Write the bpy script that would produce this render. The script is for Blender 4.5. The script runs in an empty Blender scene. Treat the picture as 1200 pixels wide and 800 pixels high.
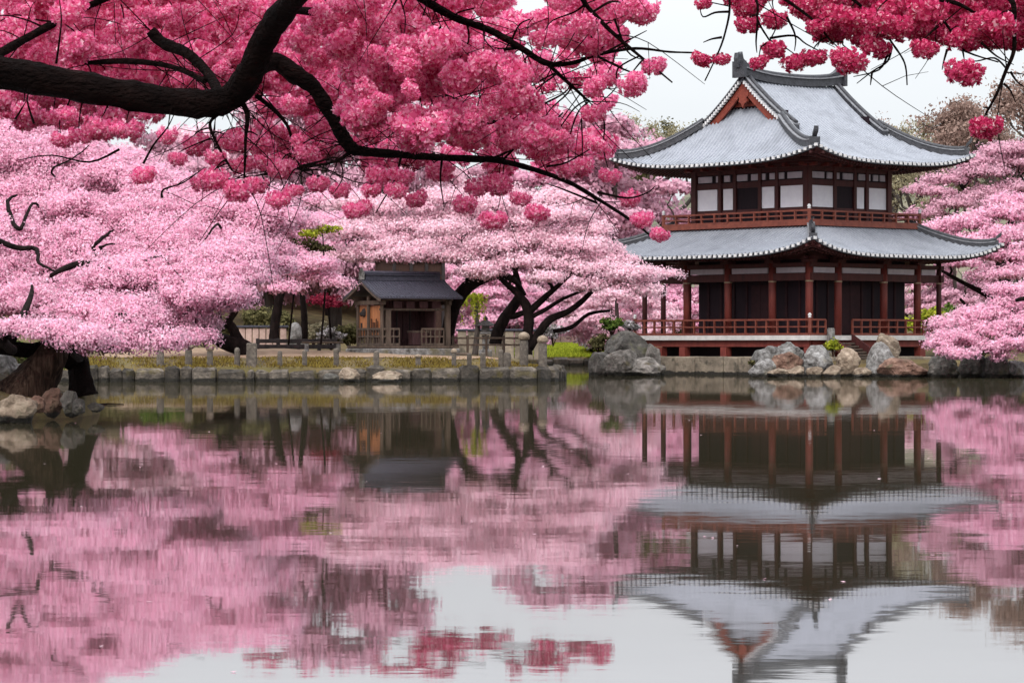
import bpy, math, random
import numpy as np
from mathutils import Vector, Matrix, noise as mnoise
random.seed(7)
RNG = np.random.default_rng(11)
scene = bpy.context.scene
COL = scene.collection
R = math.radians

# ------------------------------------------------------------------ camera
F = 3333.0            # focal length in pixels of the 1200 px wide photograph
CAMZ = 2.0
cam = bpy.data.objects.new('camera', bpy.data.cameras.new('camera'))
COL.objects.link(cam)
cam.location = (0, 0, CAMZ)
cam.rotation_euler = (R(90), 0, 0)
cam.data.sensor_width = 36.0
cam.data.lens = 36.0 * F / 1200.0
cam.data.clip_start = 0.5
cam.data.clip_end = 6000
scene.camera = cam

# ------------------------------------------------------------------ world, sun, exposure
SUN_EL, SUN_AZ = R(44), R(200)      # azimuth clockwise from +Y: behind the camera, to the left
world = bpy.data.worlds.new('World'); scene.world = world
world.use_nodes = True
nt = world.node_tree; nt.nodes.clear()
wo = nt.nodes.new('ShaderNodeOutputWorld'); bg = nt.nodes.new('ShaderNodeBackground')
sky = nt.nodes.new('ShaderNodeTexSky'); sky.sky_type = 'NISHITA'; sky.sun_disc = False
sky.sun_elevation = SUN_EL; sky.sun_rotation = SUN_AZ
sky.air_density = 1.0; sky.dust_density = 3.0; sky.ozone_density = 1.0
hs = nt.nodes.new('ShaderNodeHueSaturation'); hs.inputs['Saturation'].default_value = 0.30
ov = nt.nodes.new('ShaderNodeMix'); ov.data_type = 'RGBA'; ov.inputs[0].default_value = 0.72
cl_t = nt.nodes.new('ShaderNodeTexCoord'); cl_m = nt.nodes.new('ShaderNodeMapping'); cl_m.inputs['Scale'].default_value = (1, 1, 5)
cl_n = nt.nodes.new('ShaderNodeTexNoise'); cl_n.inputs['Scale'].default_value = 2.2; cl_n.inputs['Detail'].default_value = 5
cl_r = nt.nodes.new('ShaderNodeValToRGB')
cl_r.color_ramp.elements[0].position = 0.3; cl_r.color_ramp.elements[0].color = (7.6, 8.1, 8.55, 1)
cl_r.color_ramp.elements[1].position = 0.72; cl_r.color_ramp.elements[1].color = (9.0, 9.25, 9.5, 1)
nt.links.new(cl_t.outputs['Generated'], cl_m.inputs['Vector']); nt.links.new(cl_m.outputs[0], cl_n.inputs['Vector'])
nt.links.new(cl_n.outputs['Fac'], cl_r.inputs['Fac'])
nt.links.new(sky.outputs[0], hs.inputs['Color']); nt.links.new(hs.outputs[0], ov.inputs[6]); nt.links.new(cl_r.outputs[0], ov.inputs[7])
# an overcast dome is two to three times brighter overhead than at the horizon
sep = nt.nodes.new('ShaderNodeSeparateXYZ'); nt.links.new(cl_t.outputs['Generated'], sep.inputs[0])
gr = nt.nodes.new('ShaderNodeMapRange'); gr.inputs[1].default_value = 0.10; gr.inputs[2].default_value = 0.9; gr.inputs[3].default_value = 1.0; gr.inputs[4].default_value = 2.85
nt.links.new(sep.outputs[2], gr.inputs[0])
gm = nt.nodes.new('ShaderNodeVectorMath'); gm.operation = 'SCALE'
nt.links.new(ov.outputs[2], gm.inputs[0]); nt.links.new(gr.outputs[0], gm.inputs['Scale'])
nt.links.new(gm.outputs[0], bg.inputs['Color']); bg.inputs['Strength'].default_value = 0.10
nt.links.new(bg.outputs[0], wo.inputs['Surface'])

sl = bpy.data.lights.new('sun', 'SUN'); sl.energy = 1.5; sl.angle = R(30); sl.color = (1.0, 0.96, 0.9)
so = bpy.data.objects.new('sun', sl); COL.objects.link(so)
sdir = Vector((math.sin(SUN_AZ) * math.cos(SUN_EL), math.cos(SUN_AZ) * math.cos(SUN_EL), math.sin(SUN_EL)))
so.rotation_euler = sdir.to_track_quat('Z', 'Y').to_euler(); so.location = sdir * 60

scene.view_settings.view_transform = 'Standard'; scene.view_settings.look = 'None'
scene.view_settings.exposure = 0.36; scene.view_settings.gamma = 1.0
scene.render.engine = 'CYCLES'
cy = scene.cycles
cy.max_bounces = 7; cy.diffuse_bounces = 4; cy.glossy_bounces = 3; cy.transmission_bounces = 4; cy.transparent_max_bounces = 6
cy.caustics_reflective = False; cy.caustics_refractive = False
cy.use_denoising = True
cy.use_adaptive_sampling = True; cy.adaptive_threshold = 0.02

def at(px, py, D):
    """world point seen at pixel (px, py) of the 1200x800 photograph at depth D"""
    return Vector(((px - 600) / F * D, D, CAMZ + (400 - py) / F * D))

# ------------------------------------------------------------------ materials
MATS = {}
def new_mat(name):
    m = bpy.data.materials.new(name); m.use_nodes = True
    n = m.node_tree; n.nodes.clear()
    out = n.nodes.new('ShaderNodeOutputMaterial')
    MATS[name] = m
    return m, n, out
def lk(n, a, b): n.links.new(a, b)
def ramp(n, stops):
    r = n.nodes.new('ShaderNodeValToRGB')
    e = r.color_ramp.elements
    while len(e) < len(stops): e.new(0.5)
    for i, (p, c) in enumerate(stops):
        e[i].position = p; e[i].color = (c[0], c[1], c[2], 1)
    return r
def surf(name, stops, scale=3.0, rough=0.7, bump=0.3, bump_scale=None, stretch=(1, 1, 1), detail=6, spec=0.3, second=None, randobj=0.0, island=0.0, wet=0.0):
    """noise-mottled principled surface"""
    m, n, out = new_mat(name)
    p = n.nodes.new('ShaderNodeBsdfPrincipled')
    tc = n.nodes.new('ShaderNodeTexCoord'); mp = n.nodes.new('ShaderNodeMapping')
    mp.inputs['Scale'].default_value = stretch
    lk(n, tc.outputs['Object'], mp.inputs['Vector'])
    nz = n.nodes.new('ShaderNodeTexNoise'); nz.inputs['Scale'].default_value = scale; nz.inputs['Detail'].default_value = detail; nz.inputs['Roughness'].default_value = 0.62
    lk(n, mp.outputs[0], nz.inputs['Vector'])
    rp = ramp(n, stops); lk(n, nz.outputs['Fac'], rp.inputs['Fac'])
    col = rp.outputs[0]
    if second:
        sc2, lo, hi, c2 = second
        n2 = n.nodes.new('ShaderNodeTexNoise'); n2.inputs['Scale'].default_value = sc2; n2.inputs['Detail'].default_value = 5
        lk(n, tc.outputs['Object'], n2.inputs['Vector'])
        r2 = ramp(n, [(lo, (0, 0, 0)), (hi, (1, 1, 1))]); lk(n, n2.outputs['Fac'], r2.inputs['Fac'])
        mx = n.nodes.new('ShaderNodeMix'); mx.data_type = 'RGBA'
        lk(n, r2.outputs[0], mx.inputs[0]); lk(n, col, mx.inputs[6]); mx.inputs[7].default_value = (*c2, 1)
        col = mx.outputs[2]
    if randobj:
        oi = n.nodes.new('ShaderNodeObjectInfo'); hv = n.nodes.new('ShaderNodeHueSaturation')
        mr = n.nodes.new('ShaderNodeMapRange'); mr.inputs[3].default_value = 1 - randobj; mr.inputs[4].default_value = 1 + randobj
        lk(n, oi.outputs['Random'], mr.inputs[0]); lk(n, mr.outputs[0], hv.inputs['Value']); lk(n, col, hv.inputs['Color']); col = hv.outputs[0]
    if island:
        ge = n.nodes.new('ShaderNodeNewGeometry'); hv = n.nodes.new('ShaderNodeHueSaturation')
        mr = n.nodes.new('ShaderNodeMapRange'); mr.inputs[3].default_value = 1 - island; mr.inputs[4].default_value = 1 + island
        lk(n, ge.outputs['Random Per Island'], mr.inputs[0]); lk(n, mr.outputs[0], hv.inputs['Value']); lk(n, col, hv.inputs['Color']); col = hv.outputs[0]
    if wet:
        ge = n.nodes.new('ShaderNodeNewGeometry'); sx = n.nodes.new('ShaderNodeSeparateXYZ'); lk(n, ge.outputs['Position'], sx.inputs[0])
        wn = n.nodes.new('ShaderNodeTexNoise'); wn.inputs['Scale'].default_value = 2.5; lk(n, ge.outputs['Position'], wn.inputs['Vector'])
        ad = n.nodes.new('ShaderNodeMath'); ad.operation = 'MULTIPLY_ADD'; ad.inputs[1].default_value = -0.30; lk(n, wn.outputs['Fac'], ad.inputs[0]); lk(n, sx.outputs[2], ad.inputs[2])
        wr = ramp(n, [(0.0, (1, 1, 1)), (wet, (0, 0, 0))]); lk(n, ad.outputs[0], wr.inputs['Fac'])
        mx = n.nodes.new('ShaderNodeMix'); mx.data_type = 'RGBA'; lk(n, wr.outputs[0], mx.inputs[0]); lk(n, col, mx.inputs[6]); mx.inputs[7].default_value = (0.014, 0.012, 0.009, 1); col = mx.outputs[2]
    lk(n, col, p.inputs['Base Color'])
    p.inputs['Roughness'].default_value = rough; p.inputs['Specular IOR Level'].default_value = spec
    if bump:
        nb = n.nodes.new('ShaderNodeTexNoise'); nb.inputs['Scale'].default_value = bump_scale or scale * 3; nb.inputs['Detail'].default_value = 8
        lk(n, mp.outputs[0], nb.inputs['Vector'])
        b = n.nodes.new('ShaderNodeBump'); b.inputs['Strength'].default_value = bump; b.inputs['Distance'].default_value = 0.1
        lk(n, nb.outputs['Fac'], b.inputs['Height']); lk(n, b.outputs[0], p.inputs['Normal'])
    lk(n, p.outputs[0], out.inputs['Surface'])
    return m
def petal_mat(name, stops, transl=0.4, rough=0.6):
    """blossom or leaf: every little face has its own natural tint"""
    m, n, out = new_mat(name)
    g = n.nodes.new('ShaderNodeNewGeometry')
    rp = ramp(n, stops); lk(n, g.outputs['Random Per Island'], rp.inputs['Fac'])
    tc = n.nodes.new('ShaderNodeTexCoord')
    d = n.nodes.new('ShaderNodeBsdfDiffuse'); t = n.nodes.new('ShaderNodeBsdfTranslucent')
    lk(n, rp.outputs[0], d.inputs['Color']); lk(n, rp.outputs[0], t.inputs['Color'])
    at_ = n.nodes.new('ShaderNodeAttribute'); at_.attribute_name = 'soft'
    vt = n.nodes.new('ShaderNodeVectorTransform'); vt.vector_type = 'VECTOR'; vt.convert_from = 'OBJECT'; vt.convert_to = 'WORLD'
    lk(n, at_.outputs['Vector'], vt.inputs[0])
    s1 = n.nodes.new('ShaderNodeVectorMath'); s1.operation = 'SCALE'; s1.inputs['Scale'].default_value = 0.6; lk(n, g.outputs['Normal'], s1.inputs[0])
    s2 = n.nodes.new('ShaderNodeVectorMath'); s2.operation = 'ADD'; lk(n, s1.outputs[0], s2.inputs[0]); lk(n, vt.outputs[0], s2.inputs[1])
    s3 = n.nodes.new('ShaderNodeVectorMath'); s3.operation = 'NORMALIZE'; lk(n, s2.outputs[0], s3.inputs[0])
    lk(n, s3.outputs[0], d.inputs['Normal'])
    mx = n.nodes.new('ShaderNodeMixShader'); mx.inputs[0].default_value = transl
    lk(n, d.outputs[0], mx.inputs[1]); lk(n, t.outputs[0], mx.inputs[2]); lk(n, mx.outputs[0], out.inputs['Surface'])
    return m

surf('bark_dark', [(0.3, (0.004, 0.003, 0.003)), (0.7, (0.020, 0.013, 0.012))], 4, 0.9, 0.9, 18, (1, 1, 0.35), spec=0.05)
surf('stile_wood', [(0.3, (0.014, 0.004, 0.006)), (0.7, (0.028, 0.008, 0.010))], 3, 0.7, 0.1, 12, spec=0.2)
surf('bark_brown', [(0.35, (0.010, 0.006, 0.005)), (0.5, (0.035, 0.021, 0.016)), (0.68, (0.085, 0.054, 0.040))], 2.2, 0.95, 1.0, 3.0, (4, 4, 0.45), spec=0.05)
surf('bark_grey', [(0.3, (0.04, 0.033, 0.03)), (0.7, (0.11, 0.09, 0.08))], 5, 0.9, 0.8, 14, (1, 1, 0.3), spec=0.1)
surf('bark_limb', [(0.3, (0.003, 0.0015, 0.0015)), (0.6, (0.009, 0.0045, 0.004)), (0.8, (0.034, 0.014, 0.012))], 16, 0.9, 0.9, 70, (0.5, 1, 1), spec=0.04)
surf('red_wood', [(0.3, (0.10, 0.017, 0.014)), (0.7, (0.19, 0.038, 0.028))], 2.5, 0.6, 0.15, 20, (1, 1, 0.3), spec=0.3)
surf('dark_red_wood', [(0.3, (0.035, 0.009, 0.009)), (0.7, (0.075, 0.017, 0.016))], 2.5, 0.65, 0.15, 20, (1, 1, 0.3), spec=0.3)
surf('rail_wood', [(0.3, (0.10, 0.022, 0.015)), (0.7, (0.20, 0.052, 0.032))], 3, 0.6, 0.15, 20, spec=0.3)
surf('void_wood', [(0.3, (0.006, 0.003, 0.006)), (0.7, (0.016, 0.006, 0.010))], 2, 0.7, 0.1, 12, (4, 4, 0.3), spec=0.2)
surf('plaster', [(0.35, (0.80, 0.77, 0.84)), (0.7, (0.88, 0.86, 0.91))], 2.5, 0.8, 0.05, 10, spec=0.2)
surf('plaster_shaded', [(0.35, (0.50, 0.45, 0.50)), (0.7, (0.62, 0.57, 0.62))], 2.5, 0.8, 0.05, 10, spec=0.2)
surf('roof_tile', [(0.3, (0.205, 0.215, 0.248)), (0.55, (0.265, 0.278, 0.318)), (0.75, (0.35, 0.365, 0.405))], 9, 0.42, 0.15, 40, detail=9, spec=0.4, second=(0.9, 0.48, 0.72, (0.19, 0.20, 0.23)))
surf('ridge_tile', [(0.3, (0.016, 0.016, 0.02)), (0.7, (0.052, 0.052, 0.062))], 4, 0.5, 0.4, 16, spec=0.4)
surf('ridge_light', [(0.3, (0.12, 0.12, 0.13)), (0.7, (0.25, 0.25, 0.27))], 5, 0.55, 0.3, 18, spec=0.4)
surf('tile_end', [(0.3, (0.46, 0.45, 0.46)), (0.7, (0.70, 0.68, 0.68))], 6, 0.6, 0.1, spec=0.3)
surf('barge_red', [(0.3, (0.13, 0.022, 0.015)), (0.7, (0.22, 0.045, 0.026))], 3, 0.6, 0.2, 14)
surf('brass', [(0.3, (0.22, 0.15, 0.09)), (0.7, (0.36, 0.27, 0.17))], 8, 0.4, 0.1)
surf('edge_stone', [(0.3, (0.42, 0.40, 0.39)), (0.7, (0.60, 0.57, 0.55))], 2.5, 0.75, 0.2, 12)
surf('platform_stone', [(0.3, (0.12, 0.095, 0.07)), (0.5, (0.21, 0.17, 0.13)), (0.72, (0.33, 0.27, 0.20))], 1.2, 0.85, 0.5, 6, detail=9, second=(2.2, 0.55, 0.72, (0.07, 0.06, 0.045)), island=0.2, wet=0.07)
surf('wall_stone', [(0.3, (0.028, 0.023, 0.019)), (0.5, (0.068, 0.056, 0.046)), (0.72, (0.16, 0.13, 0.105))], 2.6, 0.88, 0.8, 9, detail=10, second=(1.7, 0.54, 0.7, (0.07, 0.055, 0.022)), island=0.55, wet=0.07)
surf('rock_grey', [(0.34, (0.045, 0.042, 0.038)), (0.5, (0.15, 0.14, 0.135)), (0.7, (0.33, 0.32, 0.315))], 2.6, 0.85, 0.7, 9, detail=10, second=(1.3, 0.56, 0.7, (0.10, 0.085, 0.05)), randobj=0.2, wet=0.06)
surf('rock_mid', [(0.34, (0.045, 0.039, 0.034)), (0.5, (0.13, 0.115, 0.103)), (0.7, (0.28, 0.25, 0.23))], 2.0, 0.88, 0.8, 9, detail=10, second=(1.3, 0.58, 0.7, (0.07, 0.055, 0.03)), randobj=0.2, wet=0.06)
surf('rock_tan', [(0.3, (0.085, 0.058, 0.04)), (0.52, (0.20, 0.15, 0.11)), (0.72, (0.40, 0.32, 0.25))], 2.6, 0.85, 0.7, 9, detail=10, second=(1.3, 0.58, 0.7, (0.10, 0.08, 0.05)), randobj=0.2, wet=0.06)
surf('rock_red', [(0.3, (0.06, 0.03, 0.022)), (0.52, (0.13, 0.072, 0.052)), (0.72, (0.25, 0.155, 0.115))], 2.6, 0.85, 0.8, 9, detail=10, second=(1.6, 0.58, 0.7, (0.07, 0.05, 0.03)), randobj=0.2, wet=0.06)
surf('rock_dark', [(0.3, (0.025, 0.022, 0.02)), (0.52, (0.075, 0.068, 0.06)), (0.72, (0.17, 0.15, 0.135))], 2.4, 0.85, 0.7, 9, detail=10, second=(1.2, 0.58, 0.72, (0.06, 0.06, 0.02)), randobj=0.2, wet=0.06)
surf('post_stone', [(0.3, (0.038, 0.03, 0.025)), (0.52, (0.09, 0.073, 0.06)), (0.75, (0.19, 0.16, 0.132))], 5, 0.88, 0.6, 20, detail=9, randobj=0.25)
surf('old_wood', [(0.3, (0.045, 0.031, 0.024)), (0.7, (0.125, 0.087, 0.066))], 6, 0.85, 0.4, 24, (1, 1, 0.15))
surf('dark_wood', [(0.3, (0.014, 0.011, 0.012)), (0.7, (0.042, 0.032, 0.032))], 5, 0.8, 0.4, 20, (1, 1, 0.2))
surf('maroon_wood', [(0.3, (0.03, 0.012, 0.014)), (0.7, (0.075, 0.032, 0.034))], 5, 0.8, 0.4, 20, (1, 1, 0.2))
surf('warm_lit_wood', [(0.3, (0.20, 0.07, 0.026)), (0.7, (0.44, 0.17, 0.065))], 4, 0.6, 0.2, 14, (1, 1, 0.25))  # wood of the carved boards with the warm light on it painted in
surf('slate_roof', [(0.3, (0.022, 0.021, 0.032)), (0.6, (0.045, 0.043, 0.060)), (0.8, (0.085, 0.082, 0.105))], 7, 0.55, 0.35, 24)
surf('brown_boards', [(0.3, (0.026, 0.012, 0.009)), (0.7, (0.06, 0.028, 0.02))], 5, 0.8, 0.3, 18, (3, 3, 0.3))
surf('pink_plaster', [(0.3, (0.33, 0.22, 0.19)), (0.7, (0.52, 0.37, 0.32))], 3, 0.85, 0.3, 10)
surf('ground_mix', [(0.28, (0.035, 0.027, 0.016)), (0.45, (0.085, 0.062, 0.034)), (0.58, (0.125, 0.092, 0.042)), (0.75, (0.06, 0.052, 0.026))], 0.9, 0.95, 0.7, 5, detail=10, spec=0.1, second=(0.35, 0.5, 0.7, (0.09, 0.075, 0.03)))
surf('sand_path', [(0.3, (0.18, 0.115, 0.075)), (0.7, (0.33, 0.235, 0.165))], 1.2, 0.95, 0.4, 9, detail=9, spec=0.1)
surf('hill_woods', [(0.28, (0.055, 0.065, 0.05)), (0.5, (0.13, 0.125, 0.09)), (0.72, (0.235, 0.195, 0.15))], 0.05, 0.95, 1.0, 0.3, detail=12, spec=0.05)

petal_mat('petal_pink', [(0.0, (0.80, 0.35, 0.51)), (0.3, (0.88, 0.45, 0.61)), (0.7, (0.92, 0.55, 0.68)), (1.0, (0.96, 0.66, 0.77))], 0.5)
petal_mat('petal_pale', [(0.0, (0.86, 0.47, 0.59)), (0.4, (0.92, 0.59, 0.69)), (1.0, (0.96, 0.73, 0.79))], 0.5)
petal_mat('petal_mauve', [(0.0, (0.63, 0.32, 0.42)), (0.4, (0.73, 0.41, 0.52)), (1.0, (0.83, 0.53, 0.62))], 0.48)
petal_mat('petal_rose', [(0.0, (0.58, 0.05, 0.18)), (0.25, (0.79, 0.14, 0.33)), (0.6, (0.89, 0.26, 0.475)), (0.88, (0.93, 0.46, 0.63)), (1.0, (0.96, 0.74, 0.80))], 0.5)
petal_mat('petal_crimson', [(0.0, (0.38, 0.014, 0.07)), (0.3, (0.54, 0.035, 0.125)), (0.7, (0.68, 0.08, 0.21)), (0.9, (0.82, 0.24, 0.38)), (1.0, (0.96, 0.74, 0.79))], 0.45)
petal_mat('leaf_green', [(0.0, (0.035, 0.07, 0.015)), (0.5, (0.08, 0.13, 0.025)), (1.0, (0.17, 0.21, 0.05))], 0.3)
petal_mat('leaf_lime', [(0.0, (0.16, 0.20, 0.02)), (0.5, (0.30, 0.33, 0.03)), (1.0, (0.46, 0.44, 0.06))], 0.4)
petal_mat('leaf_olive', [(0.0, (0.05, 0.045, 0.02)), (0.5, (0.11, 0.10, 0.045)), (1.0, (0.20, 0.175, 0.08))], 0.3)
petal_mat('leaf_red', [(0.0, (0.12, 0.008, 0.02)), (0.5, (0.26, 0.02, 0.05)), (1.0, (0.42, 0.07, 0.11))], 0.3)
petal_mat('bud_brown', [(0.0, (0.16, 0.10, 0.085)), (0.5, (0.27, 0.18, 0.15)), (1.0, (0.38, 0.27, 0.23))], 0.2)
petal_mat('bud_tan', [(0.0, (0.20, 0.17, 0.11)), (0.5, (0.30, 0.26, 0.16)), (1.0, (0.40, 0.36, 0.24))], 0.2)
petal_mat('petal_white', [(0.0, (0.10, 0.10, 0.07)), (0.35, (0.22, 0.20, 0.19)), (1.0, (0.60, 0.55, 0.58))], 0.3)
petal_mat('grass_blade', [(0.0, (0.16, 0.20, 0.02)), (0.5, (0.28, 0.33, 0.03)), (1.0, (0.42, 0.45, 0.05))], 0.35)
petal_mat('moss_blade', [(0.0, (0.07, 0.045, 0.016)), (0.5, (0.17, 0.115, 0.03)), (1.0, (0.27, 0.21, 0.05))], 0.3)

def water_mat():
    m, n, out = new_mat('pond_water')
    tc = n.nodes.new('ShaderNodeTexCoord')
    def slopes(sx, sy, sc, amt, det):
        mp = n.nodes.new('ShaderNodeMapping'); mp.inputs['Scale'].default_value = (sx, sy, 1)
        lk(n, tc.outputs['Object'], mp.inputs['Vector'])
        z = n.nodes.new('ShaderNodeTexNoise'); z.inputs['Scale'].default_value = sc; z.inputs['Detail'].default_value = det; z.inputs['Roughness'].default_value = 0.6; z.inputs['Distortion'].default_value = 0.9
        lk(n, mp.outputs[0], z.inputs['Vector'])
        s = n.nodes.new('ShaderNodeVectorMath'); s.operation = 'SUBTRACT'; s.inputs[1].default_value = (0.5, 0.5, 0.5)
        lk(n, z.outputs['Color'], s.inputs[0])
        k = n.nodes.new('ShaderNodeVectorMath'); k.operation = 'MULTIPLY'; k.inputs[1].default_value = (amt * 0.35, amt, 0)
        lk(n, s.outputs[0], k.inputs[0])
        return k.outputs[0]
    a = slopes(0.7, 2.2, 1.0, 0.0070, 5)
    b = slopes(0.16, 0.5, 1.0, 0.0026, 2)
    c = slopes(3.1, 9.0, 1.0, 0.0052, 2)
    # calm and ruffled patches
    pm = n.nodes.new('ShaderNodeTexNoise'); pm.inputs['Scale'].default_value = 0.045; pm.inputs['Detail'].default_value = 2
    lk(n, tc.outputs['Object'], pm.inputs['Vector'])
    pr = n.nodes.new('ShaderNodeMapRange'); pr.inputs[1].default_value = 0.35; pr.inputs[2].default_value = 0.65; pr.inputs[3].default_value = 0.55; pr.inputs[4].default_value = 1.25
    lk(n, pm.outputs['Fac'], pr.inputs[0])
    sc = n.nodes.new('ShaderNodeVectorMath'); sc.operation = 'SCALE'; lk(n, a, sc.inputs[0]); lk(n, pr.outputs[0], sc.inputs['Scale'])
    ad = n.nodes.new('ShaderNodeVectorMath'); ad.operation = 'ADD'; lk(n, sc.outputs[0], ad.inputs[0]); lk(n, b, ad.inputs[1])
    ad2 = n.nodes.new('ShaderNodeVectorMath'); ad2.operation = 'ADD'; lk(n, ad.outputs[0], ad2.inputs[0]); lk(n, c, ad2.inputs[1])
    up = n.nodes.new('ShaderNodeVectorMath'); up.operation = 'ADD'; up.inputs[1].default_value = (0, 0, 1); lk(n, ad2.outputs[0], up.inputs[0])
    nm = n.nodes.new('ShaderNodeVectorMath'); nm.operation = 'NORMALIZE'; lk(n, up.outputs[0], nm.inputs[0])
    gl = n.nodes.new('ShaderNodeBsdfGlossy'); gl.inputs['Roughness'].default_value = 0.026; gl.inputs['Color'].default_value = (0.98, 0.955, 0.975, 1)
    lk(n, nm.outputs[0], gl.inputs['Normal'])
    df = n.nodes.new('ShaderNodeBsdfDiffuse'); df.inputs['Color'].default_value = (0.030, 0.026, 0.015, 1)
    fr = n.nodes.new('ShaderNodeFresnel'); fr.inputs['IOR'].default_value = 1.45
    mr = n.nodes.new('ShaderNodeMapRange'); mr.inputs[1].default_value = 0.0; mr.inputs[2].default_value = 0.85; mr.inputs[3].default_value = 0.60; mr.inputs[4].default_value = 0.70
    lk(n, fr.outputs[0], mr.inputs[0])
    mx = n.nodes.new('ShaderNodeMixShader'); lk(n, mr.outputs[0], mx.inputs[0]); lk(n, df.outputs[0], mx.inputs[1]); lk(n, gl.outputs[0], mx.inputs[2])
    lk(n, mx.outputs[0], out.inputs['Surface'])
    return m
water_mat()

# ------------------------------------------------------------------ mesh helpers
def link(o, parent=None):
    COL.objects.link(o)
    if parent: o.parent = parent
    return o
def quads_obj(name, verts, mat, parent=None, soft=None):
    """verts (N*4,3): N loose quads"""
    nq = len(verts) // 4
    me = bpy.data.meshes.new(name)
    me.vertices.add(nq * 4); me.vertices.foreach_set('co', np.ascontiguousarray(verts, dtype=np.float32).ravel())
    me.loops.add(nq * 4); me.loops.foreach_set('vertex_index', np.arange(nq * 4, dtype=np.int32))
    me.polygons.add(nq); me.polygons.foreach_set('loop_start', np.arange(0, nq * 4, 4, dtype=np.int32))
    if soft is not None:
        a = me.attributes.new('soft', 'FLOAT_VECTOR', 'FACE'); a.data.foreach_set('vector', np.ascontiguousarray(soft, dtype=np.float32).ravel())
    me.update(calc_edges=True)
    me.materials.append(MATS[mat])
    o = bpy.data.objects.new(name, me)
    return link(o, parent)
class MB:
    def __init__(self): self.v = []; self.f = []
    def add(self, vs, fs):
        b = len(self.v); self.v.extend([tuple(v) for v in vs]); self.f.extend([tuple(i + b for i in f) for f in fs])
    def box(self, c, s, rz=0.0, tilt=None, taper=1.0):
        hx, hy, hz = s[0] / 2, s[1] / 2, s[2] / 2
        M = Matrix.Rotation(rz, 3, 'Z')
        if tilt is not None: M = M @ tilt
        vs = []
        for z in (-1, 1):
            k = taper if z > 0 else 1
            for (x, y) in ((-1, -1), (1, -1), (1, 1), (-1, 1)):
                vs.append(Vector(c) + M @ Vector((x * hx * k, y * hy * k, z * hz)))
        self.add(vs, [(0, 3, 2, 1), (4, 5, 6, 7), (0, 1, 5, 4), (1, 2, 6, 5), (2, 3, 7, 6), (3, 0, 4, 7)])
    def b2(self, x0, x1, y0, y1, z0, z1):
        self.box(((x0 + x1) / 2, (y0 + y1) / 2, (z0 + z1) / 2), (abs(x1 - x0), abs(y1 - y0), abs(z1 - z0)))
    def chbox(self, c, s, rz=0.0, ch=0.05, jit=0.0):
        """box with chamfered edges, optionally roughened"""
        hx, hy, hz = s[0] / 2, s[1] / 2, s[2] / 2
        ch = min(ch, hx * .8, hy * .8, hz * .8)
        M = Matrix.Rotation(rz, 3, 'Z'); vs = []
        prof = [(-hz, ch), (-hz + ch, 0), (hz - ch, 0), (hz, ch)]
        for z, i in prof:
            x, y = hx - i, hy - i
            ring = [(-x + ch, -y), (x - ch, -y), (x, -y + ch), (x, y - ch), (x - ch, y), (-x + ch, y), (-x, y - ch), (-x, -y + ch)]
            for p in ring:
                vs.append(Vector(c) + M @ Vector((p[0] + random.uniform(-jit, jit), p[1] + random.uniform(-jit, jit), z + random.uniform(-jit, jit))))
        fs = [tuple(range(7, -1, -1)), tuple(range(24, 32))]
        for k in range(3):
            for i in range(8):
                j = (i + 1) % 8
                fs.append((k * 8 + i, k * 8 + j, k * 8 + 8 + j, k * 8 + 8 + i))
        self.add(vs, fs)
    def cyl(self, c, r, h, n=12, r2=None):
        r2 = r if r2 is None else r2
        vs = [(c[0] + math.cos(2 * math.pi * i / n) * r, c[1] + math.sin(2 * math.pi * i / n) * r, c[2]) for i in range(n)]
        vs += [(c[0] + math.cos(2 * math.pi * i / n) * r2, c[1] + math.sin(2 * math.pi * i / n) * r2, c[2] + h) for i in range(n)]
        fs = [(i, (i + 1) % n, n + (i + 1) % n, n + i) for i in range(n)] + [tuple(range(n - 1, -1, -1)), tuple(range(n, 2 * n))]
        self.add(vs, fs)
    def lathe(self, c, prof, n=14):
        vs = []; fs = []
        for r, z in prof:
            for i in range(n):
                a = 2 * math.pi * i / n; vs.append((c[0] + r * math.cos(a), c[1] + r * math.sin(a), c[2] + z))
        for k in range(len(prof) - 1):
            for i in range(n):
                j = (i + 1) % n; fs.append((k * n + i, k * n + j, k * n + n + j, k * n + n + i))
        fs.append(tuple(range(n - 1, -1, -1))); fs.append(tuple(range((len(prof) - 1) * n, len(prof) * n)))
        self.add(vs, fs)
    def tube(self, pts, rad, n=8, jit=0.0, ridges=0.0):
        pts = [Vector(p) for p in pts]; vs = []; fs = []
        m = len(pts); up0 = None
        for k in range(m):
            d = (pts[min(k + 1, m - 1)] - pts[max(k - 1, 0)])
            if d.length < 1e-6: d = Vector((0, 0, 1))
            d.normalize()
            if up0 is None:
                up0 = d.orthogonal().normalized()
            up0 = (up0 - d * up0.dot(d))
            if up0.length < 1e-5: up0 = d.orthogonal()
            up0.normalize(); w = d.cross(up0)
            for i in range(n):
                a = 2 * math.pi * i / n
                rr = rad[k] * (1 + random.uniform(-jit, jit) + ridges * math.sin(a * 5 + k * .4))
                vs.append(pts[k] + up0 * (math.cos(a) * rr) + w * (math.sin(a) * rr))
        for k in range(m - 1):
            for i in range(n):
                j = (i + 1) % n; fs.append((k * n + i, k * n + j, k * n + n + j, k * n + n + i))
        fs.append(tuple(range(n - 1, -1, -1))); fs.append(tuple(range((m - 1) * n, m * n)))
        self.add(vs, fs)
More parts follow.
